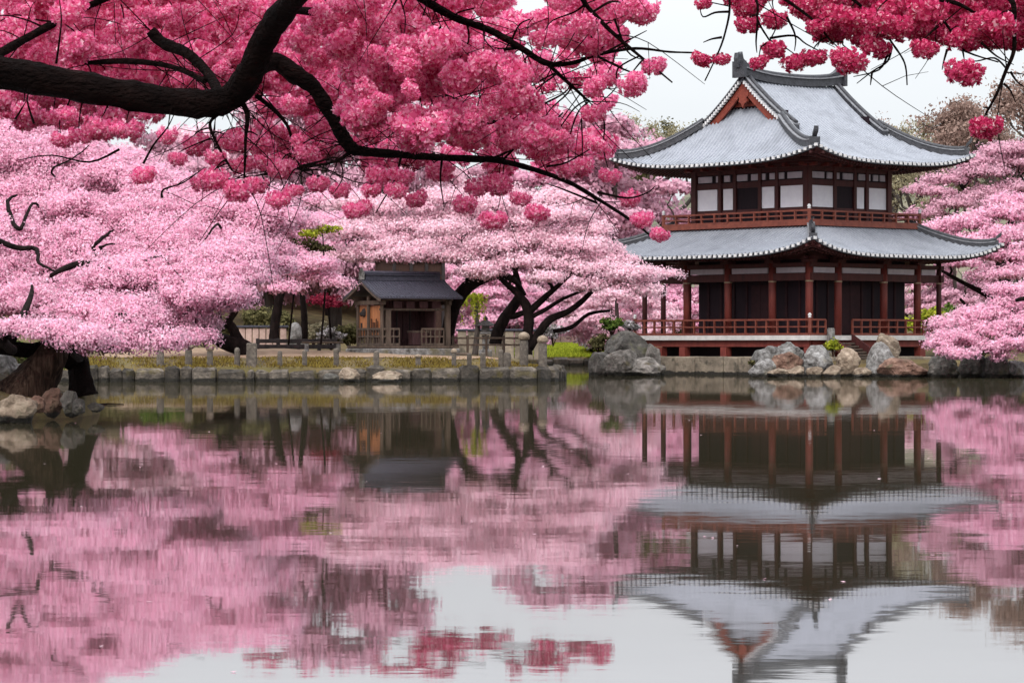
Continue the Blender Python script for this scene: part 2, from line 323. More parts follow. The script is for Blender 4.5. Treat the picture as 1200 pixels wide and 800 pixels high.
    def sweep(self, pts, w, h, side, drop=0.0):
        """rectangular bar along pts; side = horizontal unit vector(s) across it; bottom sits `drop` below the points"""
        vs = []; fs = []
        for k, p in enumerate(pts):
            s = side[k] if isinstance(side, list) else side
            p = Vector(p)
            for (a, b) in ((-1, 0), (1, 0), (1, 1), (-1, 1)):
                vs.append(p + Vector(s) * (a * w / 2) + Vector((0, 0, b * h - drop)))
        m = len(pts)
        for k in range(m - 1):
            for i in range(4):
                j = (i + 1) % 4; fs.append((k * 4 + i, k * 4 + j, k * 4 + 4 + j, k * 4 + 4 + i))
        fs.append((3, 2, 1, 0)); fs.append(tuple((m - 1) * 4 + i for i in range(4)))
        self.add(vs, fs)
    def build(self, name, mat, parent=None, smooth=False):
        me = bpy.data.meshes.new(name); me.from_pydata([tuple(v) for v in self.v], [], self.f); me.update()
        me.materials.append(MATS[mat])
        if smooth: me.polygons.foreach_set('use_smooth', [True] * len(me.polygons))
        return link(bpy.data.objects.new(name, me), parent)
def tag(o, label, cat, group=None, kind=None):
    o['label'] = label; o['category'] = cat
    if group: o['group'] = group
    if kind: o['kind'] = kind
    return o
def thing(name, label, cat, loc=(0, 0, 0), rz=0.0, group=None):
    o = bpy.data.objects.new(name, None); o.empty_display_size = 0.2
    o.location = loc; o.rotation_euler = (0, 0, rz); link(o)
    return tag(o, label, cat, group)
def copy_tree(src, loc, rz, sc, label, group=None):
    r = src.copy(); COL.objects.link(r); r.location = loc; r.rotation_euler = (0, 0, rz); r.scale = sc
    r['label'] = label
    if group: r['group'] = group
    for ch in src.children:
        c = ch.copy(); COL.objects.link(c); c.parent = r
        for g in ch.children:
            d = g.copy(); COL.objects.link(d); d.parent = c
    return r
def smooth_path(pts, rad, sub=4):
    """Catmull-Rom through pts"""
    P = [Vector(p) for p in pts]; out = []; ro = []
    for i in range(len(P) - 1):
        p0, p1, p2, p3 = P[max(i - 1, 0)], P[i], P[i + 1], P[min(i + 2, len(P) - 1)]
        for s in range(sub):
            t = s / sub
            out.append(0.5 * ((2 * p1) + (p2 - p0) * t + (2 * p0 - 5 * p1 + 4 * p2 - p3) * t * t + (3 * p1 - p0 - 3 * p2 + p3) * t ** 3))
            ro.append(rad[i] * (1 - t) + rad[i + 1] * t)
    out.append(P[-1]); ro.append(rad[-1])
    return out, ro

# ------------------------------------------------------------------ ground
LAND = [(-900, 100), (-60, 122), (-26, 138.6), (-21.5, 140.6), (-12, 140.6), (-4, 141), (1.2, 141.4), (2.2, 143), (2.5, 150), (1.6, 170), (1.6, 200), (1.5, 236), (7.5, 238),
        (6.8, 205), (6.2, 188), (8.4, 180), (16.3, 167.4), (18, 164.6), (24, 163.6), (30, 162.6), (45, 157), (90, 150), (900, 140), (900, 4000), (-900, 4000)]
LBANK = [(-300, 55), (-16, 66), (-12.7, 70), (-11.2, 75), (-11.0, 79), (-12.6, 84), (-17, 95), (-300, 102)]
NBANK = [(-60, -60), (60, -60), (60, 6.5), (-60, 7.5)]
def sdist(poly, x, y):
    """positive inside"""
    inside = np.zeros(x.shape, bool); dm = np.full(x.shape, 1e9)
    n = len(poly)
    for i in range(n):
        x1, y1 = poly[i]; x2, y2 = poly[(i + 1) % n]
        with np.errstate(divide='ignore', invalid='ignore'):
            c = ((y1 > y) != (y2 > y)) & (x < (x2 - x1) * (y - y1) / (y2 - y1 + 1e-12) + x1)
        inside ^= c
        dx, dy = x2 - x1, y2 - y1
        t = np.clip(((x - x1) * dx + (y - y1) * dy) / (dx * dx + dy * dy), 0, 1)
        dm = np.minimum(dm, np.hypot(x - x1 - t * dx, y - y1 - t * dy))
    return np.where(inside, dm, -dm)
def ss(t): t = np.clip(t, 0, 1); return t * t * (3 - 2 * t)
def height(x, y):
    x = np.asarray(x, float); y = np.asarray(y, float)
    d = sdist(LAND, x, y)
    h = -1.2 + 1.92 * ss((d + 0.05) / 0.5) + 0.45 * ss((d - 0.7) / 3.5) + 0.45 * ss((d - 4) / 14)
    tz = ss((x - 3.5) / 1.5) * ss((196 - y) / 8)
    h = np.where(tz > 0, h * (1 - tz) + np.minimum(h, 0.9) * tz, h)
    y0 = 196 + 68 * ss((x + 6) / 6)
    back = (0.085 - 0.03 * ss((x - 2) / 8)) * np.clip(y - y0, 0, 140) * ss((y - y0) / 40)
    h = h + np.where(d > 0, back * ss(d / 25), 0)
    d2 = sdist(LBANK, x, y); h = np.maximum(h, -1.2 + 1.75 * ss((d2 + 0.1) / 0.7) + 0.75 * ss((d2 - .5) / 4))
    d3 = sdist(NBANK, x, y); h = np.maximum(h, -1.2 + 1.6 * ss((d3 + 0.1) / 1.0))
    return h
def hz(x, y): return float(height(np.array([x]), np.array([y]))[0])
def grid_obj(name, xs, ys, zfun, mat, mask=None, smooth=True):
    X, Y = np.meshgrid(xs, ys); Z = zfun(X, Y)
    V = np.stack([X, Y, Z], -1).reshape(-1, 3)
    nx, ny = len(xs), len(ys)
    i = np.arange(nx * ny).reshape(ny, nx)
    q = np.stack([i[:-1, :-1], i[:-1, 1:], i[1:, 1:], i[1:, :-1]], -1).reshape(-1, 4)
    if mask is not None:
        mk = mask(X, Y); k = (mk[:-1, :-1] & mk[:-1, 1:] & mk[1:, 1:] & mk[1:, :-1]).ravel(); q = q[k]
    me = bpy.data.meshes.new(name); me.from_pydata(V.tolist(), [], q.tolist()); me.update()
    me.materials.append(MATS[mat])
    if smooth: me.polygons.foreach_set('use_smooth', [True] * len(me.polygons))
    return link(bpy.data.objects.new(name, me))
xs = np.unique(np.concatenate([np.linspace(-900, -60, 22), np.arange(-60, -26, 2.0), np.arange(-26, 34, 0.45), np.arange(34, 62, 2.0), np.linspace(62, 900, 22)]))
ys = np.unique(np.concatenate([np.linspace(-60, 0, 8), np.arange(0, 12, 0.6), np.linspace(13, 60, 8), np.arange(62, 104, 0.7), np.linspace(105, 134, 8), np.arange(135, 184, 0.45), np.arange(184, 250, 1.5), np.linspace(252, 400, 30), np.linspace(420, 4000, 20)]))
def gz(X, Y):
    Z = height(X, Y)
    nzv = np.sin(X * 1.7 + np.sin(Y * 1.3)) * np.cos(Y * 1.1 + X * .4) * 0.035
    return Z + np.where(Z > .5, nzv, 0)
ground = grid_obj('ground', xs, ys, gz, 'ground_mix'); ground['kind'] = 'structure'
path = grid_obj('path', np.arange(-21.5, 0.6, 0.5), np.arange(143.6, 161.0, 0.5), lambda X, Y: gz(X, Y) + 0.03, 'sand_path',
                mask=lambda X, Y: (Y > 144.4 + .4 * np.sin(X * .5)) & (Y < 159.5 + .7 * np.sin(X * .4)) & (sdist(LAND, X, Y) > 2.2)); path['kind'] = 'structure'
wm = bpy.data.meshes.new('pond_water'); wm.from_pydata([(-900, -60, 0), (900, -60, 0), (900, 4000, 0), (-900, 4000, 0)], [], [(0, 1, 2, 3)]); wm.materials.append(MATS['pond_water'])
water = link(bpy.data.objects.new('water', wm)); water['kind'] = 'structure'
# wooded hills far behind
def hill_z(X, Y):
    Z = -6 + 50 * np.exp(-((X - 125) / 70) ** 2) * ss((Y - 620) / 240) + 52 * np.exp(-((X + 60) / 190) ** 2) * ss((Y - 700) / 300)
    n = sum(np.sin(X * a + b * Y + p) * np.sin(Y * a * .9 - b * X + p * 2) * s for a, b, p, s in ((.11, .03, 1, 3), (.27, .1, 2, 1.8), (.53, .21, .5, 1.2), (1.1, .4, 3, .7)))
    return Z + n * ss((Z + 4) / 12)
hills = grid_obj('hills', np.arange(-420, 480, 3.0), np.arange(600, 1100, 5.0), hill_z, 'hill_woods'); hills['kind'] = 'structure'

# moss and lawn as blades
def blades(name, pts, h, w, mat, label, cat):
    n = len(pts); a = RNG.uniform(0, 2 * np.pi, n); hh = h * RNG.uniform(.5, 1.2, n)
    dx = np.cos(a) * w; dy = np.sin(a) * w
    lean = RNG.normal(0, .35, (n, 2)) * hh[:, None]
    V = np.zeros((n, 4, 3))
    V[:, 0] = pts + np.stack([-dx, -dy, 0 * dx], -1); V[:, 1] = pts + np.stack([dx, dy, 0 * dx], -1)
    top = pts + np.concatenate([lean, hh[:, None]], 1)
    V[:, 2] = top + np.stack([dx, dy, 0 * dx], -1) * .3; V[:, 3] = top - np.stack([dx, dy, 0 * dx], -1) * .3
    o = quads_obj(name, V.reshape(-1, 3), mat); return tag(o, label, cat, kind='stuff')
def scatter(x0, x1, y0, y1, n, cond):
    x = RNG.uniform(x0, x1, n); y = RNG.uniform(y0, y1, n); k = cond(x, y); x, y = x[k], y[k]
    return np.stack([x, y, height(x, y) - 0.01], -1)
pts = scatter(-22, 2.5, 140.8, 144.6, 21000, lambda x, y: (sdist(LAND, x, y) > 0.55) & (np.sin(x * 1.1) * .5 + np.sin(x * 2.9 + y) * .4 + RNG.normal(0, .5, x.shape) > .05))
blades('moss', pts, .13, .03, 'moss_blade', 'ochre moss and short dry grass along the island edge', 'moss')
pts = scatter(-3, 12, 236, 262, 42000, lambda x, y: sdist(LAND, x, y) > 0.5)
blades('lawn', pts, .28, .07, 'grass_blade', 'bright yellow green lawn at the end of the inlet', 'lawn')

# ------------------------------------------------------------------ foliage generators
def tuft_quads(c, out, size, spread=0.8, flat=1.0):
    n = len(c)
    nrm = out + RNG.normal(0, spread, (n, 3)); nrm /= np.linalg.norm(nrm, axis=1, keepdims=True) + 1e-9
    t = np.cross(nrm, RNG.normal(0, 1, (n, 3))); t /= np.linalg.norm(t, axis=1, keepdims=True) + 1e-9
    b = np.cross(nrm, t)
    V = np.zeros((n, 4, 3))
    for k in range(4):
        a = k * np.pi / 2 + RNG.uniform(-.45, .45, n); r = size * RNG.uniform(.38, .78, n)
        V[:, k] = c + t * (np.cos(a) * r)[:, None] + b * (np.sin(a) * r * flat)[:, None] + nrm * (RNG.uniform(-.16, .16, n) * size)[:, None]
    return V.reshape(-1, 3)
def pad_tufts(pads, size, cover=2.0, clump=0.34, maxn=400000):
    """pads: list of (x,y,z,rx,ry,rz): flat clouds of blossom made of small clumps"""
    C, O = [], []
    for (x, y, z, rx, ry, rz) in pads:
        area = math.pi * rx * ry * (1.0 + 1.4 * rz / max(rx, .1)) * 1.25
        n = int(area / (size * size) * cover)
        n = max(60, n)
        rc = clump * (0.75 + .5 * random.random())
        nc = max(6, int(area / (rc * rc) * 0.9))
        d = RNG.normal(0, 1, (nc, 3)); d /= np.linalg.norm(d, axis=1, keepdims=True)
        d[:, 2] = np.where(d[:, 2] < -.25, -d[:, 2] * .5, d[:, 2])
        rad = RNG.uniform(0.25, 1.0, nc) ** .45 * RNG.uniform(.8, 1.15, nc)
        cc = np.array([x, y, z]) + d * np.array([rx, ry, rz]) * rad[:, None]
        # soft droop and undulation of the pad
        cc[:, 2] -= ((cc[:, 0] - x) ** 2 + (cc[:, 1] - y) ** 2) / (rx * rx + ry * ry) * rz * .30
        cr = rc * RNG.uniform(.55, 1.25, nc)
        idx = RNG.integers(0, nc, n)
        e = RNG.normal(0, 1, (n, 3)); e /= np.linalg.norm(e, axis=1, keepdims=True)
        rr = RNG.uniform(.3, 1, n) ** .5
        off = e * (rr * cr[idx])[:, None] * np.array([1.25, 1.25, .8])
        C.append(cc[idx] + off); O.append(e * .9 + d[idx] * .45 + np.array([0, 0, .35]))
    C = np.concatenate(C); O = np.concatenate(O)
    O /= np.linalg.norm(O, axis=1, keepdims=True) + 1e-9
    sz = size * RNG.uniform(.65, 1.35, len(C))
    return tuft_quads(C, O, sz, .55), O
def limb(mb, p0, p1, r0, r1, wob=.12, n=7, seg=8):
    p0, p1 = Vector(p0), Vector(p1); L = (p1 - p0).length
    pts = []; rs = []
    ax = (p1 - p0)
    for k in range(n + 1):
        t = k / n
        sag = math.sin(math.pi * t)
        p = p0 + ax * t + Vector((random.uniform(-1, 1), random.uniform(-1, 1), random.uniform(-.6, 1))) * wob * L * sag * .5 + Vector((0, 0, .12 * L * sag))
        pts.append(p); rs.append(r0 * (1 - t) + r1 * t)
    mb.tube(pts, rs, seg, .05)
    return pts
def tree(name, label, cat, base, trunk, pads, size, petal, bark, cover=2.0, clump=.34, group=None, rz=0.0, twig=0.5, extra=None, limb_r=.09, fork=None):
    """trunk: list of polylines [(pts, radii)] in local coordinates; pads local. each pad is fed by a limb from the nearest trunk node"""
    t = thing(name, label, cat, base, rz, group)
    mb = MB(); nodes = []
    for pts, rad in trunk:
        P, Rr = smooth_path(pts, rad, 4)
        mb.tube(P, Rr, 16, .05, .08)
        nodes += [(p, r) for p, r in list(zip(P, Rr))[len(P) // 3:]]
    order = sorted(pads, key=lambda p: min((Vector(p[:3]) - q).length for q, _ in nodes))
    for p in order:
        c = Vector(p[:3]) - Vector((0, 0, p[5] * .25))
        q, r = min(nodes, key=lambda k: (k[0] - c).length + max(0, k[0].z - c.z) * .8 - k[1] * 1.5)
        L = (c - q).length
        r0 = min(r * .75, limb_r + .012 * L)
        ps = limb(mb, q, c, max(r0, .025), .02, .16)
        nodes += [(ps[k], r0 * (1 - k / len(ps)) + .02) for k in range(2, len(ps))]
        if random.random() < twig:
            for _ in range(3):
                a = random.uniform(0, 6.28)
                e = c + Vector((math.cos(a) * p[3] * .85, math.sin(a) * p[4] * .85, random.uniform(-.1, .5) * p[5]))
                limb(mb, ps[random.randint(3, len(ps) - 1)], e, .028, .010, .2, 5, 5)
    mb.build('trunk', bark, t, True)
    V, S = pad_tufts(pads, size, cover, clump)
    quads_obj('crown', V, petal, t, S)
    return t
def dome_pads(n, rx, ry, z0, z1, pr=(1.0, 1.7), flat=.28, hollow=.45):
    """pads arranged in tiers of a spreading crown"""
    out = []
    for k in range(n):
        u = random.random(); z = z0 + (z1 - z0) * u
        lim = math.sqrt(max(0.08, 1 - (max(0, u - .25) / .8) ** 2))
        a = random.uniform(0, 2 * math.pi); rr = lim * random.uniform(hollow if u < .6 else 0, 1) ** .6
        s = random.uniform(*pr) * (1.1 - .35 * u)
        out.append((rx * rr * math.cos(a), ry * rr * math.sin(a), z - .18 * (z1 - z0) * rr * rr, s, s * random.uniform(.8, 1.2), s * flat * random.uniform(.75, 1.3)))
    return out
exec_parts = []

# ------------------------------------------------------------------ temple
TC = (17.35, 177.0, 0.0); TROT = R(42)
temple = thing('temple', 'two storey red timber temple with grey tiled hip and gable roofs beside the pond', 'temple', TC, TROT)
# stone platform
mb = MB()
for face in range(4):
    L = 16.6 if face % 2 == 0 else 14.8
    n = 9
    edges = sorted([0, 1] + [(i + random.uniform(-.3, .3)) / n for i in range(1, n)])
    for i in range(n):
        a0, a1 = edges[i] * L - L / 2, edges[i + 1] * L - L / 2
        c = (a0 + a1) / 2; w = a1 - a0 - .02; o = random.uniform(-.03, .03)
        if face == 0: mb.chbox((-7.25 + o, c, .2), (.6, w, 1.8 + random.uniform(-.05, .0)), 0, .05, .02)
        if face == 2: mb.chbox((7.25 + o, c, .2), (.6, w, 1.8), 0, .05, .02)
        if face == 1: mb.chbox((c, -8.15 + o, .2), (w, .6, 1.8 + random.uniform(-.05, .0)), 0, .05, .02)
        if face == 3: mb.chbox((c, 8.15 + o, .2), (w, .6, 1.8), 0, .05, .02)
mb.b2(-6.96, 6.96, -7.86, 7.86, -.6, 1.02)
mb.build('platform', 'platform_stone', temple)
# floor structure
DX, DY = 6.5, 7.45
mb = MB(); mb.b2(-DX, DX, -DY, DY, 2.08, 2.36)
deck = mb.build('deck', 'edge_stone', temple)
mb = MB()
for s in (-1, 1):
    mb.b2(s * (DX - .35) - .12, s * (DX - .35) + .12, -DY + .3, DY - .3, 1.68, 2.076)
    mb.b2(-DX + .5, DX - .5, s * (DY - .35) - .12, s * (DY - .35) + .12, 1.68, 2.076)
mb.build('floor_beam', 'red_wood', temple)
for x, y in [(-6.15, v) for v in (-7.1, -4.0, -.3, 3.2, 5.2, 7.1)] + [(v, -7.1) for v in (-3.4, .75, 3.9, 6.15)] + [(6.15, v) for v in (-3.5, 0, 3.5, 7.1)] + [(v, 7.1) for v in (-3, 0, 3)]:
    mb = MB(); mb.b2(x - .24, x + .24, y - .24, y + .24, .98, 1.66); mb.build('stub_post', 'red_wood', temple)
mb = MB(); mb.b2(-5.2, 5.2, -6.1, 6.1, .98, 2.0); mb.build('crawl_wall', 'void_wood', temple)
# pillars of the lower storey
PX, PY = 5.95, 6.9
cols = [(-PX, v) for v in (-PY, -3.95, -.3, 3.2)] + [(v, -PY) for v in (-3.4, .75, 3.9)]
thin = [(-PX, 5.25), (-PX, PY), (PX, -PY), (PX, -3.5), (PX, 0), (PX, 3.5), (PX, PY), (-2, PY), (2, PY)]
for x, y in cols + thin:
    mb = MB(); r = .225 if (x, y) in cols else .16
    mb.cyl((x, y, 2.36), r, 4.6, 14)
    p = mb.build('pillar', 'red_wood' if (x, y) in cols else 'dark_red_wood', temple, True)
    mb = MB(); mb.cyl((x, y, 5.53), r + .02, .085, 14); mb.build('metal_band', 'brass', p)
# recessed walls of the hall
mb = MB()
WX, WY = -4.9, -5.9
mb.b2(WX, 3.9, WY, 3.2, 2.36, 6.9)
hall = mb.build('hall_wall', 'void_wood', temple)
for i in range(8):
    mb = MB(); y = WY + .6 + i * 1.08
    mb.b2(WX - .07, WX - .003, y, y + .16, 2.4, 5.9); mb.build('door_stile', 'stile_wood', temple)
for i in range(8):
    mb = MB(); x = WX + .6 + i * 1.02
    mb.b2(x, x + .16, WY - .07, WY - .003, 2.4, 5.9); mb.build('door_stile', 'stile_wood', temple)
for x, y in ((WX, -2.2), (-1.2, WY)):
    mb = MB()
    if x == WX: mb.b2(WX - .05, WX - .012, y - .9, y + .9, 2.45, 5.4)
    else: mb.b2(x - .9, x + .9, WY - .05, WY - .012, 2.45, 5.4)
    mb.build('door', 'stile_wood', temple)
# tie beams, little plaster strips, brackets
mb = MB()
for s in (-1, 1):
    mb.b2(s * PX - .13, s * PX + .13, -PY - .3, PY + .3, 5.62, 6.06)
    mb.b2(s * PX - .15, s * PX + .15, -PY - .3, PY + .3, 6.42, 6.66)
    mb.b2(-PX + .14, PX - .14, s * PY - .13, s * PY + .13, 5.63, 6.07)
    mb.b2(-PX + .16, PX - .16, s * PY - .15, s * PY + .15, 6.43, 6.67)
mb.build('tie_beam', 'dark_red_wood', temple)
for y0, y1 in ((-6.6, -4.3), (-3.6, -.65), (.05, 2.85), (3.55, 5.0), (5.5, 6.6)):
    mb = MB(); mb.b2(-PX - .05, -PX + .05, y0, y1, 6.08, 6.40); mb.build('plaster_strip', 'plaster_shaded', temple)
for x0, x1 in ((-5.6, -3.75), (-3.05, .4), (1.1, 3.55), (4.25, 5.6)):
    mb = MB(); mb.b2(x0, x1, -PY - .05, -PY + .05, 6.08, 6.40); mb.build('plaster_strip', 'plaster_shaded', temple)
mb = MB()
for x, y in cols:
    mb.b2(x - .34, x + .34, y - .34, y + .34, 6.68, 6.86); mb.b2(x - .55, x + .55, y - .14, y + .14, 6.87, 7.06); mb.b2(x - .141, x + .141, y - .55, y + .55, 6.872, 7.062)
mb.b2(-5.7, 5.7, -6.6, 6.6, 6.9, 7.3)
mb.build('bracket', 'dark_red_wood', temple)

def railing(mb, p0, p1, z0, h, step, ends=True, post=.09, gap=None):
    p0, p1 = Vector(p0), Vector(p1); d = p1 - p0; L = d.length; rz = math.atan2(d.y, d.x); c = (p0 + p1) / 2
    for f, th in ((.08, .12), (.52, .08), (.95, .11)):
        mb.box((c.x, c.y, z0 + h * f), (L, .10, th), rz)
    n = max(2, round(L / step))
    for i in range(n + 1):
        p = p0 + d * (i / n)
        mb.box((p.x, p.y, z0 + h * .47), (post, post + .03, h * .9), rz)
def cap_post(x, y, z0, h, parent):
    mb = MB(); mb.cyl((x, y, z0), .11, h, 10)
    p = mb.build('newel_post', 'rail_wood', parent, False)
    mb = MB(); mb.lathe((x, y, z0 + h), [(.10, 0), (.12, .03), (.06, .06), (.11, .12), (.12, .17), (.08, .24), (.01, .29)], 12)
    mb.build('finial', 'tile_end', p, True)
RX, RY = DX - .12, DY - .12
rails = [((-RX, -RY, 0), (-RX, RY, 0)), ((-RX, -RY, 0), (-5.0, -RY, 0)), ((-2.6, -RY, 0), (RX, -RY, 0)), ((RX, -RY, 0), (RX, RY, 0)), ((RX, RY, 0), (-RX, RY, 0))]
for a, b in rails:
    mb = MB(); railing(mb, a, b, 2.36, .98, .85); mb.build('railing', 'rail_wood', temple)
for x, y in ((-RX, -RY), (RX, -RY), (-RX, RY)): cap_post(x, y, 2.36, 1.05, temple)
# stair with sloping sides and a stone newel
mb = MB()
for i in range(7):
    mb.b2(-4.75, -2.85, -DY - .02 - .3 * (i + 1), -DY - .02 - .3 * i, 2.1 - .17 * (i + 1) - .1, 2.1 - .17 * (i + 1))
st = mb.build('stair', 'old_wood', temple)
for x in (-4.85, -2.75):
    mb = MB(); mb.add([(x - .07, -DY + .02, 2.45), (x + .07, -DY + .02, 2.45), (x + .07, -DY + .02, 1.75), (x - .07, -DY + .02, 1.75), (x - .07, -DY - 2.3, 1.15), (x + .07, -DY - 2.3, 1.15), (x + .07, -DY - 2.3, .6), (x - .07, -DY - 2.3, .6)],
                      [(0, 1, 2, 3), (7, 6, 5, 4), (0, 4, 5, 1), (1, 5, 6, 2), (2, 6, 7, 3), (3, 7, 4, 0)])
    mb.build('stringer', 'dark_red_wood', st)
mb = MB(); mb.chbox((-5.15, -DY - .45, 1.85), (.36, .36, 1.9), 0, .05); mb.build('stone_newel', 'rock_grey', temple)

# roofs -------------------------------------------------------------
def rib(u, pitch=.30):
    """half-round cover tiles between flat pans"""
    t = (u / pitch) % 1.0
    return np.where(np.abs(t - .5) < .24, .105 * np.sqrt(np.clip(1 - ((t - .5) / .24) ** 2, 0, 1)), 0.0)
def roof_side(us, inner, zf, axis, sgn, nt=16, ribs=True, drop=0.0, eave=None):
    """us: coordinates along the eave; inner(u) -> distance reached inwards; eave: half depth"""
    V = []
    ts = np.linspace(0, 1, nt)
    for u in us:
        dm = inner(abs(u))
        for t in ts:
            c = eave - dm * t
            x, y = (u, sgn * c) if axis == 'x' else (sgn * c, u)
            z = zf(x, y) - drop + (float(rib(np.array(u))) if ribs else 0)
            V.append((x, y, z))
    nu = len(us); fs = []
    for i in range(nu - 1):
        for j in range(nt - 1):
            a = i * nt + j; q = (a, a + nt, a + nt + 1, a + 1)
            fs.append(q if (sgn < 0) == (axis == 'x') else q[::-1])
    return V, fs
def us_for(L):
    n = int(2 * L / .30); p = .30
    u = np.concatenate([k * p + np.array([0, .27, .34, .42, .5, .58, .66, .73]) * p for k in range(-n // 2 - 1, n // 2 + 2)])
    u = u[(u > -L) & (u < L)]
    return np.concatenate([[-L], u, [L]])
def eave_trim(parent, Ex, Ey, zf, inset):
    """tile ends, fascia and rafters round the four eaves"""
    te, fa, rf, eb = MB(), MB(), MB(), MB()
    for axis, L, E in (('x', Ex, Ey), ('y', Ey, Ex)):
        for s in (-1, 1):
            def P(u, c, dz):
                x, y = (u, s * c) if axis == 'x' else (s * c, u)
                return Vector((x, y, zf(x, y) + dz))
            out = Vector((0, s, 0)) if axis == 'x' else Vector((s, 0, 0))
            n = int(2 * L / .42)
            for k in range(-n // 2, n // 2 + 1):
                u = k * .42 + .21
                if abs(u) > L - .02: continue
                p = P(u, E, -.03) + out * .06
                rz = 0 if axis == 'x' else math.pi / 2
                te.box(p, (.19, .10, .17), rz)
            us = np.linspace(-L, L, 49)
            eb.sweep([P(u, E, -.17) + out * .012 for u in us], .06, .16, out)
            fa.sweep([P(u, E - .12, -.2) for u in us], .14, .15, out)
            fa.sweep([P(u, E - .55, -.40 + .05) for u in us], .16, .16, out)
            for k in range(int(2 * (L - .3) / .27)):
                u = -L + .3 + k * .27
                for c0, c1, dz in ((E - .2, E - 1.1, -.34), (E - .75, E - inset, -.52)):
                    c1 = max(c1, E - (L - abs(u)) * 1.0 - .02) if abs(u) > L - inset else c1
                    if c0 - c1 < .1: continue
                    a, b = P(u, c0, dz), P(u, c1, dz)
                    sd = Vector((1, 0, 0)) if axis == 'x' else Vector((0, 1, 0))
                    rf.sweep([a, b], .10, .12, sd)
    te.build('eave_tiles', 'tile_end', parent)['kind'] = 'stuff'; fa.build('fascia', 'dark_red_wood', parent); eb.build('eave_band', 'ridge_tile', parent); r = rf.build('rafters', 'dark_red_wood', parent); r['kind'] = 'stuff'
def ridge_bar(parent, pts, side, w=.42, h=.42, end=True, name='ridge', horn=.5):
    mb = MB(); mb.sweep(pts, w, h, side, .05)
    o = mb.build(name, 'ridge_tile', parent)
    m2 = MB()
    up = [Vector(p) + Vector((0, 0, h - .045)) for p in pts]
    m2.sweep(up, w * 1.25, .07, side); o2 = m2.build('ridge_course', 'ridge_light', o)
    m3 = MB(); m3.tube([p + Vector((0, 0, .13)) for p in up], [.13] * len(up), 8); m3.build('ridge_roll', 'ridge_tile', o, True)
    if end:
        d = (Vector(pts[-1]) - Vector(pts[-2])); d.z = 0; d.normalize(); p = Vector(pts[-1])
        m4 = MB(); sdv = side[-1] if isinstance(side, list) else side
        m4.sweep([p - d * .05, p + d * .14], w * 1.35, h * 1.5, sdv, .06)
        m4.sweep([p + d * .02 + Vector((0, 0, h * 1.3)), p + d * .12 + Vector((0, 0, h * 1.6)), p + d * .3 + Vector((0, 0, h * 1.6 + horn * .6)), p + d * .34 + Vector((0, 0, h * 1.6 + horn))], w * .6, .22, sdv)
        m4.build('ridge_end_tile', 'ridge_tile', o)
    return o

# lower roof: a skirt between the eaves and the upper storey
LEx, LEy, LIx, LIy = 8.7, 9.7, 4.3, 5.5
LZ, LH, LLIFT = 7.10, 2.08, 0.95
def zl(x, y):
    fx = (LEx - abs(x)) / (LEx - LIx); fy = (LEy - abs(y)) / (LEy - LIy); t = max(0.0, min(fx, fy))
    return LZ + LH * (.62 * t + .38 * t * t) + LLIFT * ((abs(x) / LEx) * (abs(y) / LEy)) ** 4.0
mb = MB()
for s in (-1, 1):
    V, fs = roof_side(us_for(LEx), lambda u: (LEy - LIy) * min(1, (LEx - u) / (LEx - LIx)), zl, 'x', s, 12, eave=LEy); mb.add(V, fs)
    V, fs = roof_side(us_for(LEy), lambda u: (LEx - LIx) * min(1, (LEy - u) / (LEy - LIy)), zl, 'y', s, 12, eave=LEx); mb.add(V, fs)
lroof = mb.build('lower_roof', 'roof_tile', temple)
mb = MB()
for s in (-1, 1):
    V, fs = roof_side(np.linspace(-LEx + .05, LEx - .05, 41), lambda u: 3.0 * min(1, (LEx - u) / (LEx - LIx)), zl, 'x', s, 6, False, .22, LEy - .05); mb.add(V, fs)
    V, fs = roof_side(np.linspace(-LEy + .05, LEy - .05, 41), lambda u: 2.6 * min(1, (LEy - u) / (LEy - LIy)), zl, 'y', s, 6, False, .221, LEx - .05); mb.add(V, fs)
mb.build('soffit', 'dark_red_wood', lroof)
eave_trim(lroof, LEx, LEy, zl, 2.3)
for sx in (-1, 1):
    for sy in (-1, 1):
        pts = []
        for t in np.linspace(.98, .07, 12):
            x, y = sx * (LEx - (LEx - LIx) * t), sy * (LEy - (LEy - LIy) * t); pts.append(Vector((x, y, zl(x, y) + .02)))
        d = (pts[-1] - pts[0]); d.z = 0; d.normalize(); sd = Vector((-d.y, d.x, 0))
        ridge_bar(lroof, pts, sd, .36, .26, True, 'hip_ridge', .22)

# balcony
BX, BY = 5.15, 6.2
mb = MB(); mb.b2(-BX, BX, -BY, BY, 8.92, 9.18); mb.build('balcony_floor', 'rail_wood', temple)
mb = MB()
mb.b2(-BX + .3, BX - .3, -BY + .3, BY - .3, 8.55, 8.916); mb.build('balcony_base', 'red_wood', temple)
for a, b in (((-BX, -BY, 0), (-BX, BY, 0)), ((-BX, -BY, 0), (BX, -BY, 0)), ((BX, -BY, 0), (BX, BY, 0)), ((BX, BY, 0), (-BX, BY, 0))):
    mb = MB(); a = Vector(a) * .985; b = Vector(b) * .985
    railing(mb, a, b, 9.18, .66, 1.15, post=.11); mb.build('balcony_railing', 'rail_wood', temple)
for sx in (-1, 1):
    for sy in (-1, 1): cap_post(sx * BX * .985, sy * BY * .985, 9.18, .72, temple)

